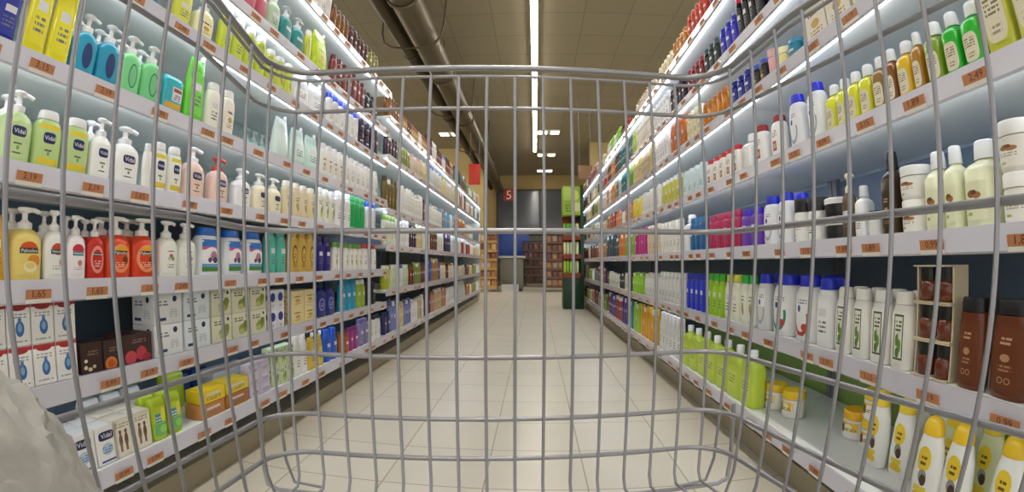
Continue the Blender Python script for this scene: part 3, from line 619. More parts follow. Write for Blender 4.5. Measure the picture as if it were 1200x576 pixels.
def product(kind, w, h, body, cap, des, text, detail, parent):
    """Builds the parts of one product under parent; local origin at the base centre, front faces -Y."""
    seg = 24 if detail > 1 else (14 if detail else 10)
    el = DES[des]
    glossy = mat('plastic_' + body, body, rough=0.28, coat=0.15)
    capm = mat('cap_' + cap, cap, rough=0.35) if cap else None

    def label_patch(rings, z0, z1, frac, surf=None, textpos=None, tw=None, tcol=WHITE, vertical=False, bg=body):
        if not el or detail == 0:
            return
        mb = MB()
        sf = surf or front(rings)
        rmin = min(interp_ring(rings, z)[0] for z in (z0, (z0 + z1) / 2, z1)) if rings else w / 2
        mb.patch(sf, -rmin * frac, rmin * frac, z0, z1, 10 if detail > 1 else 6, 6 if detail > 1 else 3)
        mats = [label_mat(bg, el)]
        if text and textpos:
            s2 = surf or front(rings, 0.0014)
            if surf:
                s2 = lambda x, z: (surf(x, z)[0], surf(x, z)[1] - 0.0008, surf(x, z)[2])
            add_text(mb, text, s2, textpos, tw, 1, vertical=vertical)
            mats.append(mat('ink_' + tcol, tcol, rough=0.5))
        mb.build('label', mats, parent)

    if kind == 'pump':
        rx, ry = w / 2, w * 0.31
        hb = h * 0.70
        rings = [(0, rx * .9, ry * .88, 2.8), (.006, rx * .97, ry * .97, 2.8), (hb * .5, rx, ry, 2.8), (hb * .76, rx * .99, ry * .98, 2.6), (hb * .89, rx * .88, ry * .9, 2.4), (hb * .97, rx * .6, ry * .74, 2.2), (hb, rx * .4, rx * .4, 2)]
        b = MB(); b.loft(rings, seg); b.build('body', glossy, parent)
        p = MB()
        r = rx * .38
        p.loft([(hb, r * 1.1, r * 1.1, 2), (hb + h * .085, r * 1.1, r * 1.1, 2), (hb + h * .1, r * .7, r * .7, 2), (hb + h * .13, r * .42, r * .42, 2), (hb + h * .225, r * .42, r * .42, 2)], seg)
        zt = hb + h * .225
        p.loft([(zt, r * .7, r * .7, 2), (zt + h * .03, r * 1.15, r * .95, 2), (zt + h * .06, r * 1.2, r * .95, 2), (h, r * .9, r * .7, 2)], seg)
        p.tube([(0, 0, zt + h * .04), (rx * .6, 0, zt + h * .045), (rx * .9, 0, zt + h * .022)], r * .36, 8)
        p.build('pump', capm, parent)
        label_patch(rings, hb * .12, hb * .8, .8, textpos=(hb * (.12 + .68 * .73) if des.startswith('vid') else hb * (.12 + .68 * .68)), tw=w * .36 if des.startswith('vid') else w * .5)
    elif kind in ('flip', 'wide', 'coco'):
        rx, ry = w / 2, w * (0.3 if kind != 'wide' else .36)
        hc = h * (.17 if kind != 'coco' else .2)
        hb = h - hc
        if kind == 'wide':
            hc = h * .16; hb = h - hc
            rings = [(0, rx * .86, ry * .86, 2.6), (.008, rx * .95, ry * .95, 2.6), (hb * .45, rx, ry, 2.5), (hb * .85, rx * .95, ry * .95, 2.5), (hb, rx * .88, ry * .9, 2.4)]
            top = [(hb + .001, rx * .86, ry * .9, 2.4), (h * .96, rx * .84, ry * .88, 2.4), (h, rx * .78, ry * .8, 2.4)]
        elif des == 'coco':
            rings = [(0, rx * .84, ry * .86, 2.4), (.006, rx * .92, ry * .92, 2.4), (hb * .4, rx, ry, 2.3), (hb * .8, rx * .86, ry * .9, 2.2), (hb, rx * .62, ry * .84, 2.1)]
            top = [(hb + .001, rx * .66, ry * .86, 2.1), (hb + hc * .5, rx * .62, ry * .82, 2.1), (hb + hc * .85, rx * .46, ry * .62, 2), (h, rx * .2, ry * .3, 2)]
        else:
            rings = [(0, rx * .88, ry * .88, 2.6), (.006, rx * .95, ry * .95, 2.6), (hb * .5, rx, ry, 2.6), (hb * .86, rx * .95, ry * .97, 2.5), (hb * .96, rx * .82, ry * .9, 2.4), (hb, rx * .7, ry * .82, 2.3)]
            top = [(hb + .001, rx * .72, ry * .84, 2.3), (hb + hc * .75, rx * .66, ry * .8, 2.3), (hb + hc * .95, rx * .6, ry * .74, 2.3), (h, rx * .5, ry * .62, 2.2)]
        b = MB(); b.loft(rings, seg); b.build('body', glossy, parent)
        c = MB(); c.loft(top, seg); c.build('cap', capm, parent)
        label_patch(rings, hb * .1, hb * .9, .78, textpos=(hb * (.1 + .8 * .66) if text else None), tw=w * .36)
    elif kind == 'round':
        r = w / 2
        q = r * 1.3
        hb = h * .74
        rings = [(0, r * .92, q * .92, 3), (.005, r, q, 3), (hb * .88, r, q, 3), (hb * .96, r * .86, q * .84, 2.6), (hb * 1.02, r * .6, q * .52, 2), (h * .78, r * .5, r * .5, 2)]
        b = MB(); b.loft(rings, seg); b.build('body', glossy, parent)
        c = MB(); c.loft([(h * .781, r * .66, r * .66, 2), (h * .9, r * .63, r * .63, 2), (h * .985, r * .58, r * .58, 2), (h, r * .5, r * .5, 2)], seg)
        c.build('cap', capm, parent)
        label_patch(rings, hb * .12, hb * .7, .74)
    elif kind == 'can':
        r = w / 2
        hb = h * .8
        b = MB(); b.loft([(0, r * .92, r * .92, 2), (.004, r, r, 2), (hb * .95, r, r, 2), (hb, r * .9, r * .9, 2)], seg)
        b.build('body', mat('can_' + body, body, rough=0.25, metal=0.25), parent)
        c = MB(); c.loft([(hb + .001, r * .9, r * .9, 2), (h * .96, r * .84, r * .84, 2), (h, r * .7, r * .7, 2)], seg)
        c.build('cap', capm, parent)
        rings = [(0, r, r, 2), (h, r, r, 2)]
        label_patch(rings, hb * .15, hb * .85, .75)
    elif kind == 'jar':
        r = w / 2
        hb = h * .7
        rings = [(0, r * .9, r * .9, 2), (.004, r * .97, r * .97, 2), (hb * .5, r, r, 2), (hb * .97, r * .97, r * .97, 2), (hb, r * .9, r * .9, 2)]
        b = MB(); b.loft(rings, seg); b.build('body', glossy, parent)
        c = MB(); c.loft([(hb + .0005, r * 1.0, r * 1.0, 2), (h * .96, r * 1.0, r * 1.0, 2), (h, r * .95, r * .95, 2)], seg)
        c.build('lid', capm, parent)
        label_patch(rings, hb * .12, hb * .92, .86)
    elif kind == 'jug':
        rx, ry = w / 2, w * .3
        hb = h * .8
        rings = [(0, rx * .94, ry * .92, 4), (.008, rx, ry, 4.5), (hb * .84, rx, ry, 4.5), (hb * .94, rx * .84, ry * .9, 3.5), (hb, rx * .4, ry * .62, 2.4), (h * .85, rx * .24, rx * .24, 2)]
        b = MB(); b.loft(rings, max(seg, 16)); b.build('body', glossy, parent)
        r = rx * .3
        c = MB(); c.loft([(h * .851, r, r, 2), (h * .985, r * .96, r * .96, 2), (h, r * .85, r * .85, 2)], seg)
        c.build('cap', capm, parent)
        label_patch(rings, hb * .14, hb * .78, .84)
    elif kind in ('box', 'bar'):
        d = w * (.8 if kind == 'box' else .6)
        b = MB(); b.box(-w / 2, -d / 2, 0, w / 2, d / 2, h, bev=.0015)
        b.build('carton', mat('card_' + body, body, rough=.5), parent)
        surf = lambda x, z: (x, -d / 2 - .0006, z)
        if el:
            mb = MB()
            mb.patch(surf, -w * .49, w * .49, h * .015, h * .985, 1, 1)
            if kind == 'box':   # the end faces carry the same print
                for sg in (-1, 1):
                    mb.patch(lambda x, z: (sg * (w / 2 + .0006), sg * x, z), -d * .48, d * .48, h * .015, h * .985, 1, 1)
            mats = [label_mat(body, el, .5)]
            if text:
                add_text(mb, text, lambda x, z: (x, -d / 2 - .0012, z), h * .76, w * .5, 1)
                mats.append(mat('ink_' + WHITE, WHITE, rough=.5))
            mb.build('printed_panel', mats, parent, smooth=False)
    elif kind in ('pouch', 'pack'):
        rx, ry = w / 2, w * (.22 if kind == 'pouch' else .3)
        if kind == 'pouch':
            rings = [(0, rx * .9, ry * .9, 2.6), (.008, rx * .96, ry, 2.6), (h * .3, rx * .98, ry * .95, 2.6), (h * .6, rx * .95, ry * .7, 2.8), (h * .85, rx * .86, ry * .32, 3), (h * .97, rx * .78, .003, 4), (h, rx * .78, .0025, 4)]
        else:
            rings = [(0, rx * .88, ry * .85, 4), (.008, rx * .97, ry * .97, 4), (h * .5, rx, ry, 3.6), (h * .85, rx * .97, ry * .96, 4), (h * .97, rx * .9, ry * .7, 4), (h, rx * .86, ry * .5, 4)]
        b = MB(); b.loft(rings, max(seg, 16)); b.build('film_bag', mat('film_' + body, body, rough=.22, coat=.3), parent)
        if kind == 'pouch' and detail:
            sp = MB(); sp.loft([(0, .008, .008, 2), (.016, .008, .008, 2), (.018, .006, .006, 2)], 10)
            o = sp.build('spout', mat('cap_f2f2ee', 'f2f2ee', rough=.35), parent)
            o.location = (rx * .5, 0, h * .992)
        label_patch(rings, h * .12, h * .8, .8)
    elif kind == 'twin':
        d = w * .55
        b = MB(); b.box(-w / 2, -d / 2, 0, w / 2, d / 2, .003); b.box(-w / 2, -d / 2, h - .003, w / 2, d / 2, h)
        for x in (-w / 2, w / 2 - .004):
            b.box(x, -d * .3, .003, x + .004, d * .5, h - .003)
        b.build('card_sleeve', mat('card_' + body, body, rough=.55), parent)
        for sx in (-1, 1):
            r = w * .228
            j = MB(); j.loft([(.0035, r * .85, r * .85, 2), (.008, r, r, 2), (h * .5, r * .98, r * .98, 2), (h * .6, r * .8, r * .8, 2)], 20, cx=sx * w * .245, cy=-d * .06)
            jo = j.build('jar', mat('amber_glass', '6a2c10', rough=.12, coat=.6), parent)
            c = MB(); c.loft([(h * .6, r * .86, r * .86, 2), (h - .0045, r * .86, r * .86, 2)], 20, cx=sx * w * .245, cy=-d * .06)
            c.build('lid', capm, jo)


def children_of(o):
    return KIDS.get(o.name, [])

KIDS = {}

def copy_tree(o, parent=None):
    c = o.copy()
    COL.objects.link(c)
    c.parent = parent
    if parent is None:
        pass
    for ch in children_of(o):
        cc = ch.copy()
        COL.objects.link(cc)
        cc.parent = c
        for g in children_of(ch):
            gg = g.copy()
            COL.objects.link(gg)
            gg.parent = cc
    return c


def register(o):
    """Remember the parts of a finished thing so that copies need no scene search."""
    allk = [x for x in bpy.data.objects if x.parent is not None]
    for x in allk:
        if x.parent == o or (x.parent.parent == o if x.parent.parent else False):
            KIDS.setdefault(x.parent.name, [])
            if x not in KIDS[x.parent.name]:
                KIDS[x.parent.name].append(x)


# ------------------------------------------------------------------ setting
def floor_material():
    m = bpy.data.materials.new('cream_floor_tiles')
    m.use_nodes = True
    nt = m.node_tree
    N, L = nt.nodes, nt.links
    b = N['Principled BSDF']
    tc = N.new('ShaderNodeTexCoord')
    mp = N.new('ShaderNodeMapping')
    mp.inputs['Location'].default_value = (-0.169 + 0.0, -0.09, 0)
    L.new(tc.outputs['Object'], mp.inputs[0])
    br = N.new('ShaderNodeTexBrick')
    br.offset = 0.0
    br.squash = 1.0
    br.inputs['Color1'].default_value = hexc('d2ccbd')
    br.inputs['Color2'].default_value = hexc('cec8b8')
    br.inputs['Mortar'].default_value = hexc('98917f')
    br.inputs['Scale'].default_value = 1.0
    br.inputs['Mortar Size'].default_value = 0.0026
    br.inputs['Mortar Smooth'].default_value = 0.3
    br.inputs['Brick Width'].default_value = 0.324
    br.inputs['Row Height'].default_value = 0.295
    L.new(mp.outputs[0], br.inputs['Vector'])
    nz = N.new('ShaderNodeTexNoise')
    nz.inputs['Scale'].default_value = 3.0
    nz.inputs['Detail'].default_value = 6.0
    L.new(tc.outputs['Object'], nz.inputs['Vector'])
    mr = N.new('ShaderNodeMapRange')
    mr.inputs['To Min'].default_value = 0.9
    mr.inputs['To Max'].default_value = 1.06
    L.new(nz.outputs['Fac'], mr.inputs['Value'])
    mx = N.new('ShaderNodeMix')
    mx.data_type = 'RGBA'
    mx.blend_type = 'MULTIPLY'
    mx.inputs[0].default_value = 1.0
    L.new(br.outputs['Color'], mx.inputs[6])
    L.new(mr.outputs[0], mx.inputs[7])
    L.new(mx.outputs[2], b.inputs['Base Color'])
    b.inputs['Roughness'].default_value = 0.3
    b.inputs['Specular IOR Level'].default_value = 0.35
    return m


def ceiling_material():
    m = bpy.data.materials.new('ceiling_panels')
    m.use_nodes = True
    nt = m.node_tree
    N, L = nt.nodes, nt.links
    b = N['Principled BSDF']
    tc = N.new('ShaderNodeTexCoord')
    mp = N.new('ShaderNodeMapping')
    mp.inputs['Location'].default_value = (-0.07, -0.36, 0)
    L.new(tc.outputs['Object'], mp.inputs[0])
    br = N.new('ShaderNodeTexBrick')
    br.offset = 0.0
    br.inputs['Color1'].default_value = hexc('9c9178')
    br.inputs['Color2'].default_value = hexc('988d74')
    br.inputs['Mortar'].default_value = hexc('837a64')
    br.inputs['Scale'].default_value = 1.0
    br.inputs['Mortar Size'].default_value = 0.008
    br.inputs['Mortar Smooth'].default_value = 0.3
    br.inputs['Brick Width'].default_value = 0.6
    br.inputs['Row Height'].default_value = 0.6
    L.new(mp.outputs[0], br.inputs['Vector'])
    L.new(br.outputs['Color'], b.inputs['Base Color'])
    b.inputs['Roughness'].default_value = 0.8
    return m


def slab(name, x0, y0, z0, x1, y1, z1, m):
    b = MB(); b.box(x0, y0, z0, x1, y1, z1)
    return struct(b.build(name, m, smooth=False))


slab('floor', -11, -5, -0.1, 11, 16.6, 0.0, floor_material())
slab('ceiling', -11, -5, CEIL_Z, 11, 16.6, CEIL_Z + 0.1, ceiling_material())
m_tan = mat('tan_wall_paint', 'b09a62', rough=.75, noise=.05)
m_gray_wall = mat('grey_wall_paint', '77746c', rough=.6, noise=.05)
slab('wall_far', -11, 16.0, 0, 11, 16.2, CEIL_Z, m_tan)
# dark glazed band in the far wall, with slim frames
b = MB(); b.box(-1.35, 15.9, 1.72, 1.75, 15.94, 3.3)
w1 = struct(b.build('window_1', mat('dark_glazing', '5b5f66', rough=.12, spec=.7), smooth=False))
fr = MB()
for x in (-1.39, .17, 1.73):
    fr.box(x, 15.86, 1.68, x + .05, 15.92, 3.34)
for z in (1.66, 3.3):
    fr.box(-1.39, 15.86, z, 1.78, 15.92, z + .05)
fr.build('window_frame', mat('dark_frame_paint', '3b3a38', rough=.5), w1, smooth=False)
b = MB(); b.box(-1.39, 15.92, 0, 1.78, 15.96, 1.66); struct(b.build('wall_dado', m_gray_wall, smooth=False))
slab('wall_left', -2.7, 12.0, 0, -1.42, 12.2, CEIL_Z, mat('beige_wall_paint', 'c0ab74', rough=.75, noise=.05))
slab('wall_right', 1.5, 11.5, 0, 3.2, 11.7, CEIL_Z, mat('beige_wall_paint', 'c0ab74'))
slab('trim_1', -4.1, 8.6, 0, -3.55, 9.15, CEIL_Z, mat('beige_wall_paint', 'c0ab74'))

# ------------------------------------------------------------------ ceiling lights and duct
LED_WHITE = mat('lamp_white', 'fffaf4', emit='fffaf2', strength=30)
for i, (x, lab) in enumerate(((0.02, 'long white strip light running above the aisle'), (-3.6, 'unseen long strip light added above the neighbouring aisle behind the soap shelves'), (3.6, 'unseen long strip light added above the neighbouring aisle behind the hair shelves'))):  # the two side strips are out of view, added for general store light
    e = tag(empty('strip_light', (x, 4.1, CEIL_Z - .002)), lab, 'ceiling light')
    b = MB(); b.box(-.05, -8.2, -.05, .05, 8.2, 0); b.build('housing', mat('lamp_housing', 'b8b4a8', rough=.5), e, smooth=False)
    b = MB(); b.box(-.036, -8.18, -.062, .036, 8.18, -.0505); b.build('diffuser', LED_WHITE, e, smooth=False)

PANEL = mat('panel_lamp_white', 'fff4e2', emit='fff2dc', strength=9)
k = 0
for x, rowname in ((.36, 'right of the long strip light'), (-2.08, 'beside the duct')):
    for j, y in enumerate((10.5, 12.8, 15.1)):
        nm = ('nearest', 'middle', 'farthest')[j]
        e = tag(empty('ceiling_light', (x, y, CEIL_Z - .002)), '%s of three small ceiling lamps %s' % (nm, rowname), 'ceiling light')
        b = MB(); b.box(-.28, -.16, -.03, .28, .16, 0, bev=.006); b.build('frame', mat('lamp_frame', 'cfc8b4', rough=.5), e)
        for sx in (-1, 1):
            b = MB(); b.box(sx * .15 - .1, -.12, -.036, sx * .15 + .1, .12, -.0305); b.build('diffuser', PANEL, e, smooth=False)

duct = tag(empty('ventilation_duct', (-1.28, 4.0, 3.36)), 'thick brown grey round ventilation duct under the ceiling', 'duct')
dm = mat('duct_metal', '5f5440', rough=.42, metal=.35, noise=.08)
b = MB(); pts = [(0, y, 0) for y in (-4.5, 0, 4, 8, 11.8)]; b.tube(pts, .16, 28); b.build('pipe', dm, duct)
for y in (-2.2, -.2, 1.8, 3.8, 5.8, 7.8, 9.8):
    s = MB()
    s.tube([(math.cos(a) * .172, y, math.sin(a) * .172) for a in [2 * pi * q / 28 for q in range(28)]], .014, 6, closed=True)
    s.tube([(.0, y, .178), (.0, y, .53)], .006, 6)
    s.build('strap', dm, duct)
for y in (-1.9, .6, 3.1, 5.6):
    s = MB()
    s.tube([(-.50, y, .53), (-.49, y, .02), (-.46, y, -.1), (-.36, y, -.17), (-.2, y, -.2), (0, y, -.205), (.14, y, -.17), (.22, y, -.08), (.25, y, .08), (.27, y, .53)], .011, 8)
    s.build('hanger', mat('pipe_brown', '4a3f2a', rough=.5, metal=.2), duct)
duct2 = tag(empty('ventilation_duct', (-1.585, 4.0, 3.40)), 'thinner brown pipe running beside the thick duct', 'duct')
b = MB(); b.tube(pts, .085, 20); b.build('pipe', mat('pipe_brown', '4a3f2a', rough=.5, metal=.2), duct2)
for y in (-1.2, 1.2, 3.8, 6.4, 9.0):
    s = MB()
    s.tube([(math.cos(a) * .096, y, math.sin(a) * .096) for a in [2 * pi * q / 20 for q in range(20)]], .01, 6, closed=True)
    s.tube([(0, y, .096), (0, y, .47)], .005, 6)
    s.build('strap', dm, duct2)

# ------------------------------------------------------------------ gondola shelving
ZL = [.21, .437, .652, .881, 1.105, 1.366, 1.58, 1.86]
ZM = [.21, .515, .815, 1.06, 1.425, 1.70]
ZR = [.17, .466, .75, 1.025, 1.286, 1.509, 1.766]
m_shelf = mat('shelf_white_enamel', 'e6eae9', rough=.3)
m_rail = mat('rail_plastic', 'cfcfdb', rough=.2, coat=.3)
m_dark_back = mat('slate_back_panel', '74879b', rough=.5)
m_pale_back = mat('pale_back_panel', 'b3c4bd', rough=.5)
m_blue_back = mat('pale_blue_back_panel', 'aebacb', rough=.5)
m_green_back = mat('green_back_panel', '93ad5c', rough=.5)
m_kick = mat('kick_plate', 'a0967e', rough=.5)
m_up = mat('upright_grey', '7c8086', rough=.4, metal=.3)
LED_SOFT = mat('shelf_led_soft', 'f4f8ff', emit='eef4ff', strength=2.6)
LED = mat('shelf_led', 'f4f8ff', emit='eef4ff', strength=6)
m_tag = mat('tag_orange', 'c4855c', rough=.5)
m_tag_w = mat('tag_white', 'e8e4dc', rough=.5)
m_ink = mat('tag_ink', '6e3a24', rough=.6)
PRICES = ['2,19', '1,65', '2,49', '0,99', '3,15', '1,89']
TAGMESH = []
for ptxt in PRICES:
    t = MB()
    t.box(-.029, -.0015, -.008, .029, .0, .011, 0)
    t.box(-.029, -.0015, -.016, .029, .0, -.0081, 1)
    add_text(t, ptxt, lambda x, z: (x, -.002, z), .0015, .030, 2)
    TAGMESH.append(t.mesh('price_tag', [m_tag, m_tag_w, m_ink], smooth=False))
PLAIN = MB(); PLAIN.box(-.029, -.0015, -.008, .029, .0, .011, 0); PLAIN.box(-.029, -.0015, -.016, .029, 0, -.0081, 1)
PLAINMESH = PLAIN.mesh('price_tag', [m_tag, m_tag_w], smooth=False)
DEPTH = .42


def shelf_unit(side, y0, y1, zs, led_from, dark_to, label, near, back_hi, deck_back=None, tagstep=.17, last=False):
    left = side == 'L'
    x = X_LEFT if left else X_RIGHT
    e = tag(empty('shelf_unit', (x, (y0 + y1) / 2, 0), pi / 2 if left else -pi / 2), label, 'shelving', 'shelf units along the aisle')
    hw = (y1 - y0) / 2 - .001
    top = zs[-1]
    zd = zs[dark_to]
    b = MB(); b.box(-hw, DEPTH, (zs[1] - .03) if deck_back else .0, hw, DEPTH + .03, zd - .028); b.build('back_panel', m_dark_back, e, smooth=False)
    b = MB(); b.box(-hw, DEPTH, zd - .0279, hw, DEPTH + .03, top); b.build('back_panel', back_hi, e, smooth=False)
    if deck_back:
        b = MB(); b.box(-hw, DEPTH, 0, hw, DEPTH + .03, zs[1] - .0301); b.build('back_panel', deck_back, e, smooth=False)
    b = MB(); b.box(-hw, .05, 0, hw, .07, .075); b.build('kick_plate', m_kick, e, smooth=False)
    for sx in (-1, 1):
        u = MB(); xx = sx * (hw - .014)
        u.box(xx - .012, DEPTH - .022, .0, xx + .012, DEPTH - .0005, top)
        u.build('upright', m_up, e, smooth=False)
    for i, z in enumerate(zs):
        s = MB()
        s.box(-hw, .003, z - .022, hw, DEPTH - .024, z, bev=.002)
        so = s.build('shelf', m_shelf, e)
        r = MB()   # price rail: tilted face with a small top lip
        n = len(r.v)
        prof = [(.002, z + .004), (-.004, z + .004), (-.010, z - .040), (-.004, z - .044), (.002, z - .040)]
        for sx in (-hw, hw):
            for (yy, zz) in prof:
                r.v.append((sx, yy, zz))
        P5 = len(prof)
        for q in range(P5):
            r.face((n + q, n + (q + 1) % P5, n + P5 + (q + 1) % P5, n + P5 + q))
        r.face([n + q for q in range(P5)][::-1]); r.face([n + P5 + q for q in range(P5)])
        r.build('price_rail', m_rail, so, smooth=False)
        if i >= led_from:
            l = MB(); l.box(-hw + .01, .012, z - .033, hw - .01, .022, z - .0235); l.build('led_strip', LED, so, smooth=False)
        elif i == 1 and near:
            l = MB(); l.box(-hw + .01, .012, z - .033, hw - .01, .022, z - .0235); l.build('led_strip', LED_SOFT, so, smooth=False)
        rnd = random.Random(int(y0 * 100) + i * 17 + (0 if left else 5))
        n_t = max(2, int(round((y1 - y0) / tagstep)))
        for q in range(n_t):
            tx = -hw + (q + .5 + rnd.uniform(-.25, .25)) * 2 * hw / n_t
            me = TAGMESH[rnd.randrange(len(TAGMESH))] if near else PLAINMESH
            o = bpy.data.objects.new('price_tag', me); COL.objects.link(o); o.parent = so
            o.location = (tx, -.0118, z - .026)
            o.rotation_euler = (.13, 0, 0)
    if last:
        b = MB(); b.box((hw + .002) if left else (-hw - .022), .01, 0, (hw + .022) if left else (-hw - .002), DEPTH + .03, top)
        b.build('end_panel', m_shelf, e, smooth=False)
    return e


nth = ['nearest', 'second', 'third', 'fourth', 'fifth', 'sixth', 'seventh']
edges = [.12, 1.46, BAY_EDGE]
for i in range(2):
    shelf_unit('L', edges[i], edges[i + 1], ZL, 4, 3, 'tall eight level shelf unit along the left side, %s to the cart' % nth[i], True, m_pale_back)
n = 4
st = (LEFT_END - BAY_EDGE) / n
for i in range(n):
    shelf_unit('L', BAY_EDGE + i * st, BAY_EDGE + (i + 1) * st, ZM, 3, 3, 'lower six level shelf unit along the left side, %s of four' % nth[i], False, m_pale_back, tagstep=.25, last=(i == n - 1))
n = 5
st = (RIGHT_END - .1) / n
for i in range(n):
    shelf_unit('R', .1 + i * st, .1 + (i + 1) * st, ZR, 3, 3, 'seven level shelf unit along the right side, %s from the cart' % nth[i], i < 2, m_blue_back, deck_back=m_green_back if i < 2 else None, tagstep=.15 if i < 2 else .25, last=(i == n - 1))

# ------------------------------------------------------------------ products
ONES = 'zero one two three four five six seven eight nine ten eleven twelve thirteen fourteen fifteen sixteen seventeen eighteen nineteen'.split()
ORDS = 'zeroth first second third fourth fifth sixth seventh eighth ninth tenth eleventh twelfth thirteenth fourteenth fifteenth sixteenth seventeenth eighteenth nineteenth'.split()
NUM = ONES + [a + b for a in ('twenty', 'thirty', 'forty') for b in [''] + ['-' + x for x in ONES[1:10]]]
ORD = ['', ''] + [x + ' ' for x in ORDS[2:]] + [x + ' ' for a, b in (('twentieth', 'twenty'), ('thirtieth', 'thirty'), ('fortieth', 'forty')) for x in [a] + [b + '-' + y for y in ORDS[1:10]]]
ORD = ORD[1:]
LEV = ['bottom', 'second', 'third', 'fourth', 'fifth', 'sixth', 'seventh', 'eighth']
PLACE = {'L': "left side's %s shelf", 'M': "far left side's %s shelf", 'R': "right side's %s shelf", 'F': "far right side's %s shelf"}


def kind_name(lev, ty, des):
    if ty == 'flip':
        if lev[0] == 'L':
            return 'bath_bottle'
        if lev[0] == 'M':
            return 'lotion_bottle'
        if lev[0] == 'F':
            return 'conditioner_bottle'
        return 'shampoo_bottle'
    if ty == 'can':
        return 'spray_can' if lev[0] != 'R' else ('hair_spray_can' if lev in ('R5', 'R6') else 'styling_spray_can')
    return {'pump': 'pump_bottle', 'box': 'soap_carton', 'bar': 'soap_box', 'jar': 'cream_jar', 'jug': 'bath_jug', 'pouch': 'refill_pouch', 'round': 'round_bottle',
            'wide': 'wide_bottle', 'pack': 'soft_pack', 'twin': 'jar_twin_pack', 'coco': 'shampoo_bottle'}[ty]


FILL_PAL = [('c8b48a', 'e8e0d0', 'tan'), ('6a3c2c', '3c2018', 'brown'), ('7c9448', 'a8b868', 'moss green'), ('d8d4cc', 'f0f0ee', 'off white'), ('3c4c44', '24302c', 'dark green'),
            ('b07a48', 'd8a868', 'ochre'), ('5c3450', '3c2038', 'plum'), ('4c7c8c', '346474', 'sea blue'), ('a83c34', 'e8e4e0', 'red'), ('dcc890', 'e8dcb8', 'sand yellow')]
frnd = random.Random(11)
for k, z in enumerate(ZR):
    pal = FILL_PAL[:]
    frnd.shuffle(pal)
    y = 4.76
    for q in range(4):
        bd, cp, nm = pal[q]
        RUNS.append(('F%d' % k, z, (y, y + .58), 7, 'flip', bd, cp, '', nm + ' bottle', round(frnd.uniform(.15, .2), 3), {}))
        y += .6
for k, z in enumerate(ZM):
    pal = FILL_PAL[:]
    frnd.shuffle(pal)
    y = 6.4
    for q in range(2):
        bd, cp, nm = pal[q]
        RUNS.append(('M%d' % k, z, (y, y + .7), 8, 'flip', bd, cp, '', 'faraway ' + nm + ' bottle', round(frnd.uniform(.16, .21), 3), {}))
        y += .72

NEW = []
srnd = random.Random(23)
for rn in RUNS:
    lev, z, ys, n, ty, body, cap, des, look, h, o = rn
    if isinstance(ys, list) or ys[0] < 2.75 or n < 6 or ty not in ('flip', 'can'):
        NEW.append(rn)
        continue
    p = (ys[1] - ys[0]) / n
    i, q = 0, 0
    while i < n:
        m = min(n - i, srnd.choice((2, 3, 4)))
        seg = (round(ys[0] + i * p, 3), round(ys[0] + (i + m) * p, 3))
        hh = h * srnd.uniform(.84, 1.0)
        if q % 2 == 0:
            NEW.append((lev, z, seg, m, ty, body, cap, des or 'lines', look, hh, o))
        else:
            bd, cp, nm = srnd.choice(FILL_PAL + [('e8e8e6', 'f0f0ee', 'bright white'), ('ecebe4', 'c8c8c4', 'ivory'), ('e4e8ee', '5a7ab8', 'cool white')] * 2)
            NEW.append((lev, z, seg, m, ty, bd, cp, 'lines', nm + (' can' if ty == 'can' else ' bottle'), hh, o))
        i += m
        q += 1
RUNS = NEW
PLACES = {}     # where along its shelf each product of one look stands, nearest first
for (lev, z, ys, n, ty, body, cap, des, look, h, o) in RUNS:
    L_ = PLACES.setdefault((lev, look), [])
    L_ += [p[0] for p in ys] if isinstance(ys, list) else [ys[0] + (i + .5) * (ys[1] - ys[0]) / n for i in range(n)]
for L_ in PLACES.values():
    L_.sort()
prnd = random.Random(3)
protos = []
DEP = {'flip': .6, 'pump': .62, 'can': 1, 'box': .8, 'bar': .6, 'jar': 1, 'jug': .6, 'pouch': .44, 'round': 1.3, 'wide': .72, 'pack': .6, 'twin': .55, 'coco': .6}
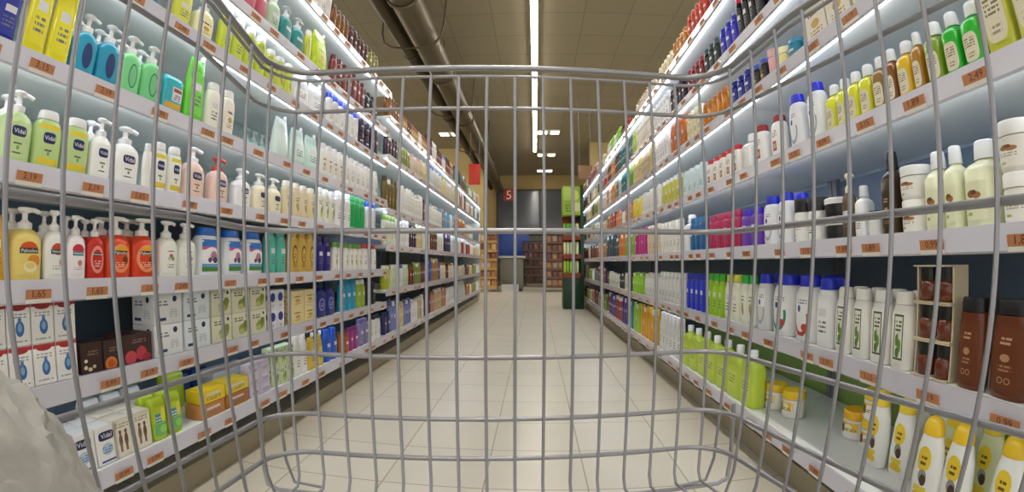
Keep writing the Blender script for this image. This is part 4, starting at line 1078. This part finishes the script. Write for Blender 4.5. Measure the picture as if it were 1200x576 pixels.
for (lev, z, ys, n, ty, body, cap, des, look, h, o) in RUNS:
    side = lev[0]
    left = side in 'LM'
    x0 = X_LEFT if left else X_RIGHT
    rz = pi / 2 if left else -pi / 2
    place = PLACE[side] % LEV[int(lev[1])]
    pts = isinstance(ys, list)
    near = min(p[0] for p in ys) if pts else ys[0]
    if pts:
        pitch = TYPE_W[ty]
        spots = [(p[0], p[1]) for p in ys]
    else:
        pitch = (ys[1] - ys[0]) / n
        spots = None
    w = min(pitch * (.9 if ty == 'pack' else .985 if ty == 'pump' else .955), o.get('w', TYPE_W[ty] * 1.12))
    if not pts and ty in ('can', 'round', 'jar') and h < w * .9 and ty != 'jar':
        w = h * .9
    stk = o.get('stack', 1)
    zl = {'L': ZL, 'M': ZM, 'R': ZR, 'F': ZR}[side]
    li = int(lev[1])
    if li + 1 < len(zl):
        h = min(h, (zl[li + 1] - .041 - z) / stk - .0015 - (.016 if ty == 'pouch' else 0))
    d = w * DEP[ty]
    if not pts:
        spots = [(ys[0] + (i + .5) * pitch, o.get('u', .016) + d / 2) for i in range(n)]
    else:
        spots = [(y, max(u, .012) + d / 2) for y, u in spots]
    detail = 2 if near < 1.35 else (1 if near < 5.3 else 0)
    rows, stack = o.get('rows', 1), o.get('stack', 1)
    cat = TYPE_CAT[ty]
    name = kind_name(lev, ty, des)
    total = len(spots)
    proto = None
    alt = None
    mixed = near > 2.6 and ty == 'flip' and 'cap' not in look and n > 2
    for r in range(rows):
        for i, (y, u) in enumerate(spots):
            for s in range(stack):
                if mixed and i % 3 == 1 and r == 0:
                    if alt is None:
                        ob = alt = empty(name)
                        before = set(bpy.data.objects.keys())
                        product(ty, w, h * .94, body, 'eeeeea', des or 'lines', '', detail, alt)
                        for nm2 in bpy.data.objects.keys():
                            if nm2 not in before:
                                c = bpy.data.objects[nm2]
                                KIDS.setdefault(c.parent.name, []).append(c)
                    else:
                        ob = copy_tree(alt)
                elif proto is None:
                    ob = proto = empty(name)
                    txt = o.get('text') or ('Vidal' if des == 'vidalbox' else '')
                    before = set(bpy.data.objects.keys())
                    product(ty, w, h, body, cap, des, txt, detail, proto)
                    for nm2 in bpy.data.objects.keys():
                        if nm2 not in before:
                            c = bpy.data.objects[nm2]
                            KIDS.setdefault(c.parent.name, []).append(c)
                else:
                    ob = copy_tree(proto)
                uu = u + r * (d + .008)
                x = x0 - uu if left else x0 + uu
                ob.location = (x, y, z + .0012 + s * (h + .0006))
                j = 0.0 if ty in ('box', 'twin') else prnd.uniform(-.09, .09)
                ob.rotation_euler = (0, 0, rz + j * (.3 if ty in ('jug', 'pack', 'bar') else 1))
                st = ''
                if stack == 2:
                    st = ('lower ', 'upper ')[s]
                elif stack == 3:
                    st = ('bottom ', 'middle ', 'top ')[s]
                rr = 'second-row ' if r else ''
                plc = PLACES[(lev, look)]
                total, k_ = len(plc), min(range(len(plc)), key=lambda q: abs(plc[q] - y))
                if total == 1:
                    lab = '%s%s%s on the %s' % (rr, st, look, place)
                else:
                    which = 'farthest' if k_ == total - 1 else ORD[k_] + 'nearest'
                    lab = '%s%s%s, %s of %s, %s' % (rr, st, look, which, NUM[total], place)
                tag(ob, lab, cat, '%s, %s' % (look, place))

# ------------------------------------------------------------------ shopping cart
CA = math.radians(5.5)
Rv = Vector((math.cos(CA), math.sin(CA), 0))
Fv = Vector((-math.sin(CA), math.cos(CA), 0))
m_wire = mat('cart_zinc_wire', 'a0a0a4', rough=.36, metal=.7)
m_rubber = mat('cart_rubber', '2c2c2e', rough=.6)
cart = tag(empty('shopping_cart', (0, 0, 0), CA), 'grey metal wire shopping cart seen from inside its basket', 'shopping cart')
HW, FL, YF, CX = .280, .12, .52, .008
ZB = H_CAM
YB = -.42    # rear of the basket (cart frame)


def side_x(s, y):
    return CX + s * (HW + FL * (YF - y))


def ring_path(z, rear=YB, rad=.055, inset=0.0, dl=0.0, dr=0.0):
    """U-shaped wire: rear left, round the front, rear right (cart frame)."""
    pts = [(side_x(-1, rear) + inset, rear, z + dl * 1.3)]
    yc = YF - rad
    for f in (1.05, 1.0, .9, .6, .2):
        y = yc - (.10 if f > 1 else .10 * f)
        if f > 1:
            y = yc - .25
        pts.append((side_x(-1, y) + inset, y, z + dl * f))
    pts.append((side_x(-1, yc) + inset, yc, z))
    a0 = side_x(-1, yc) + inset
    for k in range(1, 7):
        a = pi - k * (pi / 2) / 6
        pts.append((a0 + rad + math.cos(a) * rad, yc + math.sin(a) * rad, z))
    a1 = side_x(1, yc) - inset
    for k in range(0, 6):
        a = pi / 2 - k * (pi / 2) / 6
        pts.append((a1 - rad + math.cos(a) * rad, yc + math.sin(a) * rad, z))
    pts.append((a1, yc, z))
    for f in (.2, .6, .9, 1.0, 1.05):
        y = yc - (.25 if f > 1 else .10 * f)
        pts.append((side_x(1, y) - inset, y, z + dr * f))
    pts.append((side_x(1, rear) - inset, rear, z + dr * 1.3))
    return pts


RIM, Z2, Z3, Z4, Z5, Z6, ZF = ZB + .242, ZB + .188, ZB + .037, ZB - .114, ZB - .191, ZB - .243, ZB - .288
b = MB(); b.tube(ring_path(RIM, dl=.028, dr=.012), .0040, 12); b.build('top_rim', m_wire, cart)
b = MB(); b.tube(ring_path(RIM - .0115, inset=.001, dl=.028, dr=.012), .0021, 10); b.build('under_rim', m_wire, cart)
for z, r, dl in ((Z2, .0026, .022), (Z3, .0036, .004), (Z4, .0029, 0), (Z5, .0029, 0), (Z6, .0031, 0)):
    b = MB(); b.tube(ring_path(z, inset=-.004, dl=dl), r, 10); b.build('ring_wire', m_wire, cart)
# upright wires of the front, bending into the basket floor
b = MB()
for k in range(16):
    x = -.251 + .0347 * k
    b.tube([(x, YF - .004, RIM - .012), (x, YF - .004, Z4), (x, YF - .004, ZF + .012), (x * 1.0, YF - .012, ZF), (x * 1.08, YF - .1, ZF - .004), (x * 1.2, -.2, ZF - .02), (x * 1.22, YB, ZF - .025)], .0020, 8)
b.build('front_grille', m_wire, cart)
for s in (-1, 1):
    b = MB()
    k = 0
    y0 = .498 if s < 0 else .487
    while True:
        y = y0 - .0432 * k
        if y < YB + .02:
            break
        yt, yb = y - .075 * .235, y + .075 * .28
        b.tube([(side_x(s, yt) - s * .003, yt, RIM - .004 + (.028 if s < 0 else .012) * min(1, max(0, (YF - .055 - yt) / .09))), (side_x(s, yb) - s * .003, yb, ZF + .03), (side_x(s, yb) - s * .012, yb, ZF), (side_x(s, yb) - s * .05, yb, ZF - .004)], .0020, 8)
        k += 1
    b.build('side_grille', m_wire, cart)
b = MB()
zf = ZF - .008
b.tube([(-.30, YF - .002, Z5 + .003), (-.302, YF - .002, ZF + .02), (-.296, YF - .008, zf + .004), (-.28, YF - .012, zf), (.296, YF - .012, zf), (.312, YF - .008, zf + .004), (.318, YF - .002, ZF + .02), (.316, YF - .002, Z5 + .003)], .0029, 10)
for y in (.36, .2, .04, -.12, -.28, -.4):
    xx = HW + FL * (YF - y) - .01
    zz = ZF - .012 - .02 * (YF - y) / .8
    b.tube([(CX - xx, y, zz), (CX + xx, y, zz)], .0035, 8)
b.build('floor_grille', m_wire, cart)
# chassis, wheels and push handle (below and behind the view)
b = MB()
for s in (-1, 1):
    b.tube([(s * .16, .36, .17), (s * .2, -.1, .15), (s * .25, -.52, .16)], .013, 10)
    b.tube([(s * .25, -.52, .16), (s * .27, -.5, .5), (s * .33, -.47, RIM + .03), (s * .3, -.56, RIM + .1)], .011, 10)
    b.tube([(s * .16, .3, .17), (s * .2, .28, ZF - .02)], .009, 8)
b.tube([(-.16, .36, .17), (.16, .36, .17)], .012, 10)
b.tube([(-.25, -.5, .16), (.25, -.5, .16)], .012, 10)
b.build('chassis', m_wire, cart)
b = MB(); b.tube([(-.31, -.56, RIM + .1), (.31, -.56, RIM + .1)], .016, 14); b.build('handle', mat('handle_plastic', 'b03028', rough=.4), cart)
for (x, y) in ((-.16, .34), (.16, .34), (-.25, -.5), (.25, -.5)):
    b = MB()
    b.box(x - .02, y - .012, .06, x - .016, y + .012, .16); b.box(x + .016, y - .012, .06, x + .02, y + .012, .16); b.box(x - .02, y - .014, .15, x + .02, y + .014, .165)
    c = b.build('caster', m_wire, cart, smooth=False)
    wv = MB()
    wv.tube([(x - .014, y, .0605), (x + .014, y, .0605)], .06, 20)
    wv.build('wheel', m_rubber, c)

# crumpled bag lying in the cart
bm = bmesh.new()
bmesh.ops.create_icosphere(bm, subdivisions=6, radius=1.0)
from mathutils import noise as mnoise
for v in bm.verts:
    p = v.co.copy()
    n1 = mnoise.noise(p * 1.3 + Vector((3, 1, 7)))
    n2 = mnoise.noise(p * 4.0 + Vector((9, 2, 4)))
    n3 = abs(mnoise.noise(p * 8.0))
    n4 = abs(mnoise.noise(p * 3.1 + Vector((5, 5, 1))))
    s = 1 + .07 * n1 + .05 * n2 - .05 * n3 - .07 * n4 + .02 * mnoise.noise(p * 17)
    v.co = Vector((p.x * .068 * s, p.y * .125 * s, max(-.12, p.z * .135 * s)))
mb = MB(); mb.addbm(bm)
bag = tag(empty('carrier_bag', tuple(Rv * -.240 + Fv * .075 + Vector((0, 0, H_CAM - .285 + .121))), CA), 'crumpled grey beige bag lying inside the cart basket', 'bag')
bg = bpy.data.materials.new('bag_film')
bg.use_nodes = True
nt = bg.node_tree
pb = nt.nodes['Principled BSDF']
pb.inputs['Base Color'].default_value = hexc('b6b4ad')
pb.inputs['Roughness'].default_value = .42
tc = nt.nodes.new('ShaderNodeTexCoord')
nz = nt.nodes.new('ShaderNodeTexNoise')
nz.inputs['Scale'].default_value = 28.0
nz.inputs['Detail'].default_value = 5.0
bp = nt.nodes.new('ShaderNodeBump')
bp.inputs['Strength'].default_value = .6
bp.inputs['Distance'].default_value = .01
nt.links.new(tc.outputs['Object'], nz.inputs['Vector'])
nt.links.new(nz.outputs['Fac'], bp.inputs['Height'])
nt.links.new(bp.outputs['Normal'], pb.inputs['Normal'])
mb.build('film', bg, bag)
kn = MB()
kn.tube([(.02, -.05, .11), (.03, -.07, .145), (.0, -.08, .155), (-.02, -.06, .14), (-.01, -.045, .112)], .006, 8)
kn.build('handle', bg, bag)


# ------------------------------------------------------------------ end of the aisle
def goods(name, label, cat, group, spots, dims, cols, rz=0.0, kind='pack'):
    """Small soft packs standing on a display, each a thing of its own."""
    ps = []
    for c in cols:
        w, d, h = dims
        e = empty(name)
        mb = MB(); mb.loft([(0, w * .46, d * .42, 4), (.01, w * .5, d * .5, 4), (h * .5, w * .5, d * .5, 3.4), (h * .9, w * .48, d * .4, 4), (h, w * .44, d * .2, 4)], 14)
        o = mb.build('film_bag', mat('film_' + c, c, rough=.3, coat=.3), e)
        KIDS[e.name] = [o]
        ps.append([e, False])
    rr = random.Random(len(spots))
    for (x, y, z) in spots:
        p = ps[rr.randrange(len(ps))]
        if not p[1]:
            e = p[0]; p[1] = True
        else:
            e = copy_tree(p[0])
        e.location = (x, y, z)
        e.rotation_euler = (0, 0, rz + rr.uniform(-.12, .12))
        tag(e, label, cat, group)
    for p in ps:
        if not p[1]:
            for c in KIDS[p[0].name]:
                bpy.data.objects.remove(c)
            bpy.data.objects.remove(p[0])


def rack(label, x, y, w, d, hgt, tiers, col, shelfcol):
    e = tag(empty('display_rack', (x, y, 0)), label, 'display rack')
    m = mat('rack_' + col, col, rough=.4, metal=.4)
    for sx in (-1, 1):
        for sy in (-1, 1):
            b = MB(); b.tube([(sx * (w / 2 - .015), sy * (d / 2 - .015), 0), (sx * (w / 2 - .015), sy * (d / 2 - .015), hgt)], .012, 8); b.build('post', m, e)
    out = []
    for t in range(tiers):
        z = .12 + t * (hgt - .14) / tiers
        b = MB(); b.box(-w / 2, -d / 2, z - .02, w / 2, d / 2, z, bev=.003)
        b.box(-w / 2, -d / 2 - .006, z - .03, w / 2, -d / 2 - .001, z + .03)
        b.build('shelf', mat('rack_' + shelfcol, shelfcol, rough=.5), e)
        out.append(z)
    b = MB(); b.box(-w / 2, -d / 2, hgt - .015, w / 2, d / 2, hgt); b.build('top_board', m, e, smooth=False)
    return out


zs = rack('wooden snack display rack standing nearest the soap shelves', -1.17, 10.6, .56, .5, 1.42, 6, 'a07840', 'b88c50')
goods('snack_pack', 'golden brown snack pack on the wooden display rack', 'snack pack', 'snack packs on the wooden rack', [(-1.17 + sx, 10.47, z + .001) for z in zs for sx in (-.19, -.063, .063, .19)], (.12, .12, .17), ['b88444', 'd8b878', '8a4a24', 'e0c8a0'])
zs = rack('dark low snack rack standing behind the counter', -.03, 12.6, .62, .45, 1.3, 5, '3a2c24', '4a382c')
goods('snack_pack', 'dark red brown pack on the low rack behind the counter', 'snack pack', 'packs on the dark low rack', [(-.03 + sx, 12.48, z + .001) for z in zs for sx in (-.22, -.073, .073, .22)], (.14, .12, .18), ['5a2c20', '7c4030', '3c2820'])
zs = rack('brown snack rack standing behind the green display', .55, 10.7, .6, .5, 1.4, 6, '5a4030', '6c4c34')
goods('snack_pack', 'mixed brown pack on the rack behind the green display', 'snack pack', 'packs on the brown rack', [(.55 + sx, 10.56, z + .001) for z in zs for sx in (-.21, -.07, .07, .21)], (.13, .12, .17), ['8a5438', 'b07c58', '6c3c40', 'a89078'])

e = tag(empty('checkout_counter', (-.55, 10.9, 0)), 'grey green counter with pale top at the aisle end', 'counter')
b = MB(); b.box(-.27, -.3, .06, .27, .3, .8, bev=.01); b.build('cabinet', mat('counter_grey', '6d6f62', rough=.5), e)
b = MB(); b.box(-.32, -.34, .801, .32, .34, .85, bev=.008); b.build('counter_top', mat('counter_top_pale', 'b9b6a6', rough=.35), e)
b = MB(); b.box(-.25, -.28, 0, .25, .28, .0595); b.build('plinth', mat('dark_frame_paint', '3b3a38'), e, smooth=False)
e = tag(empty('plastic_crate', (-.58, 10.42, 0)), 'pale plastic crate on the floor before the counter', 'crate')
b = MB()
b.box(-.2, -.13, 0, .2, .13, .012); b.box(-.2, -.13, .012, -.188, .13, .17); b.box(.188, -.13, .012, .2, .13, .17); b.box(-.188, -.13, .012, .188, -.118, .17); b.box(-.188, .118, .012, .188, .13, .17)
b.build('body', mat('crate_pale', 'c2c0b8', rough=.5), e, smooth=False)
b = MB(); b.tube([(-.06, -.136, .12), (-.05, -.15, .12), (.05, -.15, .12), (.06, -.136, .12)], .008, 8); b.build('handle', mat('crate_pale', 'c2c0b8'), e)

e = tag(empty('advertising_board', (-.68, 13.4, 0)), 'blue board standing behind the counter', 'board')
b = MB(); b.box(-.5, -.03, .7, .5, .03, 1.58, bev=.01); b.build('panel', mat('board_blue', '24489c', rough=.35), e)
for sx in (-1, 1):
    b = MB(); b.tube([(sx * .4, 0, 0), (sx * .4, 0, .7)], .02, 10); b.box(sx * .4 - .04, -.2, 0, sx * .4 + .04, .2, .02); b.build('leg', mat('dark_frame_paint', '3b3a38'), e)

# green promotional display at the end of the right-hand shelves
GX, GY = .582, 6.72
e = tag(empty('display_stand', (GX, GY, 0)), 'tall green display stand with dark base at shelf end', 'display stand')
gm, gl = mat('display_dark_green', '123c24', rough=.4), mat('display_lime', '9cc23a', rough=.45)
W, D = .155, .17
b = MB(); b.box(-W, -D, 0, W, D, .5, bev=.006); b.build('base', gm, e)
b = MB(); b.box(W - .05, -D, .501, W, D, 1.86); b.build('side_panel', gm, e, smooth=False)
b = MB(); b.box(-W, D - .02, .501, W - .051, D, 1.4); b.build('back_panel', mat('display_rust', '8c3a24', rough=.5), e, smooth=False)
gz = []
for z in (.52, .8, 1.08):
    b = MB(); b.box(-W, -D, z - .018, W - .051, D - .021, z, bev=.002); b.box(-W, -D - .008, z - .05, W - .051, -D - .002, z + .02); b.build('shelf', mat('display_rust', '8c3a24'), e); gz.append(z)
hb = MB(); hb.box(-W, -D, 1.4, W - .051, D, 1.84, bev=.004)
ho = hb.build('header_board', gl, e)
b = MB(); b.patch(lambda x, z: (x, -D - .0008, z), -W * .9, W * .66, 1.42, 1.82, 1, 1)
b.build('printed_panel', label_mat('9cc23a', [('r', .0, .52, .45, 1, 'b8d468'), ('r', .5, .1, 1, .42, 'd8dc9a'), ('e', .7, .7, .22, .2, 'dce66a'), ('t', .08, .08, .4, .4, 3, '5c7c28')]), ho, smooth=False)
goods('drink_pack', 'bright green pack standing on the tall green display', 'pack', 'packs on the green display', [(GX - .126 + q * .0475, GY - .1, z + .001) for z in gz for q in range(5)], (.043, .08, .2), ['8ed03a', 'b4dc48', 'd8e2b0', '64b030'])

# hanging signs
def sign(label, x, y, z, w, h, col, txt=None, tcol='f4ece4', top=9.0):
    e = tag(empty('hanging_sign', (x, y, z)), label, 'sign')
    b = MB(); b.box(-w / 2, -.012, -h / 2, w / 2, .012, h / 2, bev=.004)
    b.build('panel', mat('sign_' + col, col, rough=.4), e)
    if txt:
        t = MB(); add_text(t, txt, lambda xx, zz: (xx, -.0135, zz), 0, w * .5 if len(txt) == 1 else w * .8, 0); t.build('lettering', mat('sign_ink', tcol, rough=.5), e, smooth=False)
    for sx in (-1, 1):
        b = MB(); b.tube([(sx * w * .4, 0, h / 2), (sx * w * .4, 0, min(CEIL_Z - z, top))], .004, 6); b.build('rod', m_up, e)

sign('tall red sign hanging above the end of the soap shelves', -1.13, 8.15, 2.36, .22, .4, 'c0301c', top=.82)
sign('small red square sign with number hanging far behind', -.87, 14.8, 2.98, .34, .4, 'b83024', '5')
sign('brown sign hanging above the end of the hair shelves', .93, 7.9, 2.33, .26, .26, '8a6a48')

# ------------------------------------------------------------------ light, camera, view
wd = bpy.data.worlds.new('World')
SC.world = wd
wd.use_nodes = True
wd.node_tree.nodes['Background'].inputs[0].default_value = (1.0, .97, .93, 1)
wd.node_tree.nodes['Background'].inputs[1].default_value = 0.88

cd = bpy.data.cameras.new('camera')
cam = bpy.data.objects.new('camera', cd)
COL.objects.link(cam)
SC.camera = cam
cam.location = (0, 0, H_CAM)
cam.rotation_euler = (pi / 2 + .0369, 0, .0515)
cd.clip_start = .005
cd.clip_end = 60
# action-camera lens: stereographic mapping, 515 px focal length on a 1200 px wide frame (theta = 2 atan(r / 2f))
cd.type = 'PANO'
cd.sensor_fit = 'HORIZONTAL'
cd.sensor_width = 36.0
cd.panorama_type = 'FISHEYE_LENS_POLYNOMIAL'
cd.fisheye_fov = pi
cd.fisheye_polynomial_k0 = 0.0
cd.fisheye_polynomial_k1 = -0.06469064595685241
cd.fisheye_polynomial_k2 = -2.0803080590897935e-05
cd.fisheye_polynomial_k3 = 2.6882672361619872e-05
cd.fisheye_polynomial_k4 = -3.8625355501006634e-07

SC.view_settings.view_transform = 'Standard'
SC.view_settings.look = 'None'
SC.view_settings.gamma = 1.0
SC.view_settings.exposure = 0.42
SC.view_settings.use_curve_mapping = False
SC.cycles.use_denoising = True
SC.cycles.max_bounces = 8
SC.cycles.sample_clamp_indirect = 6.0
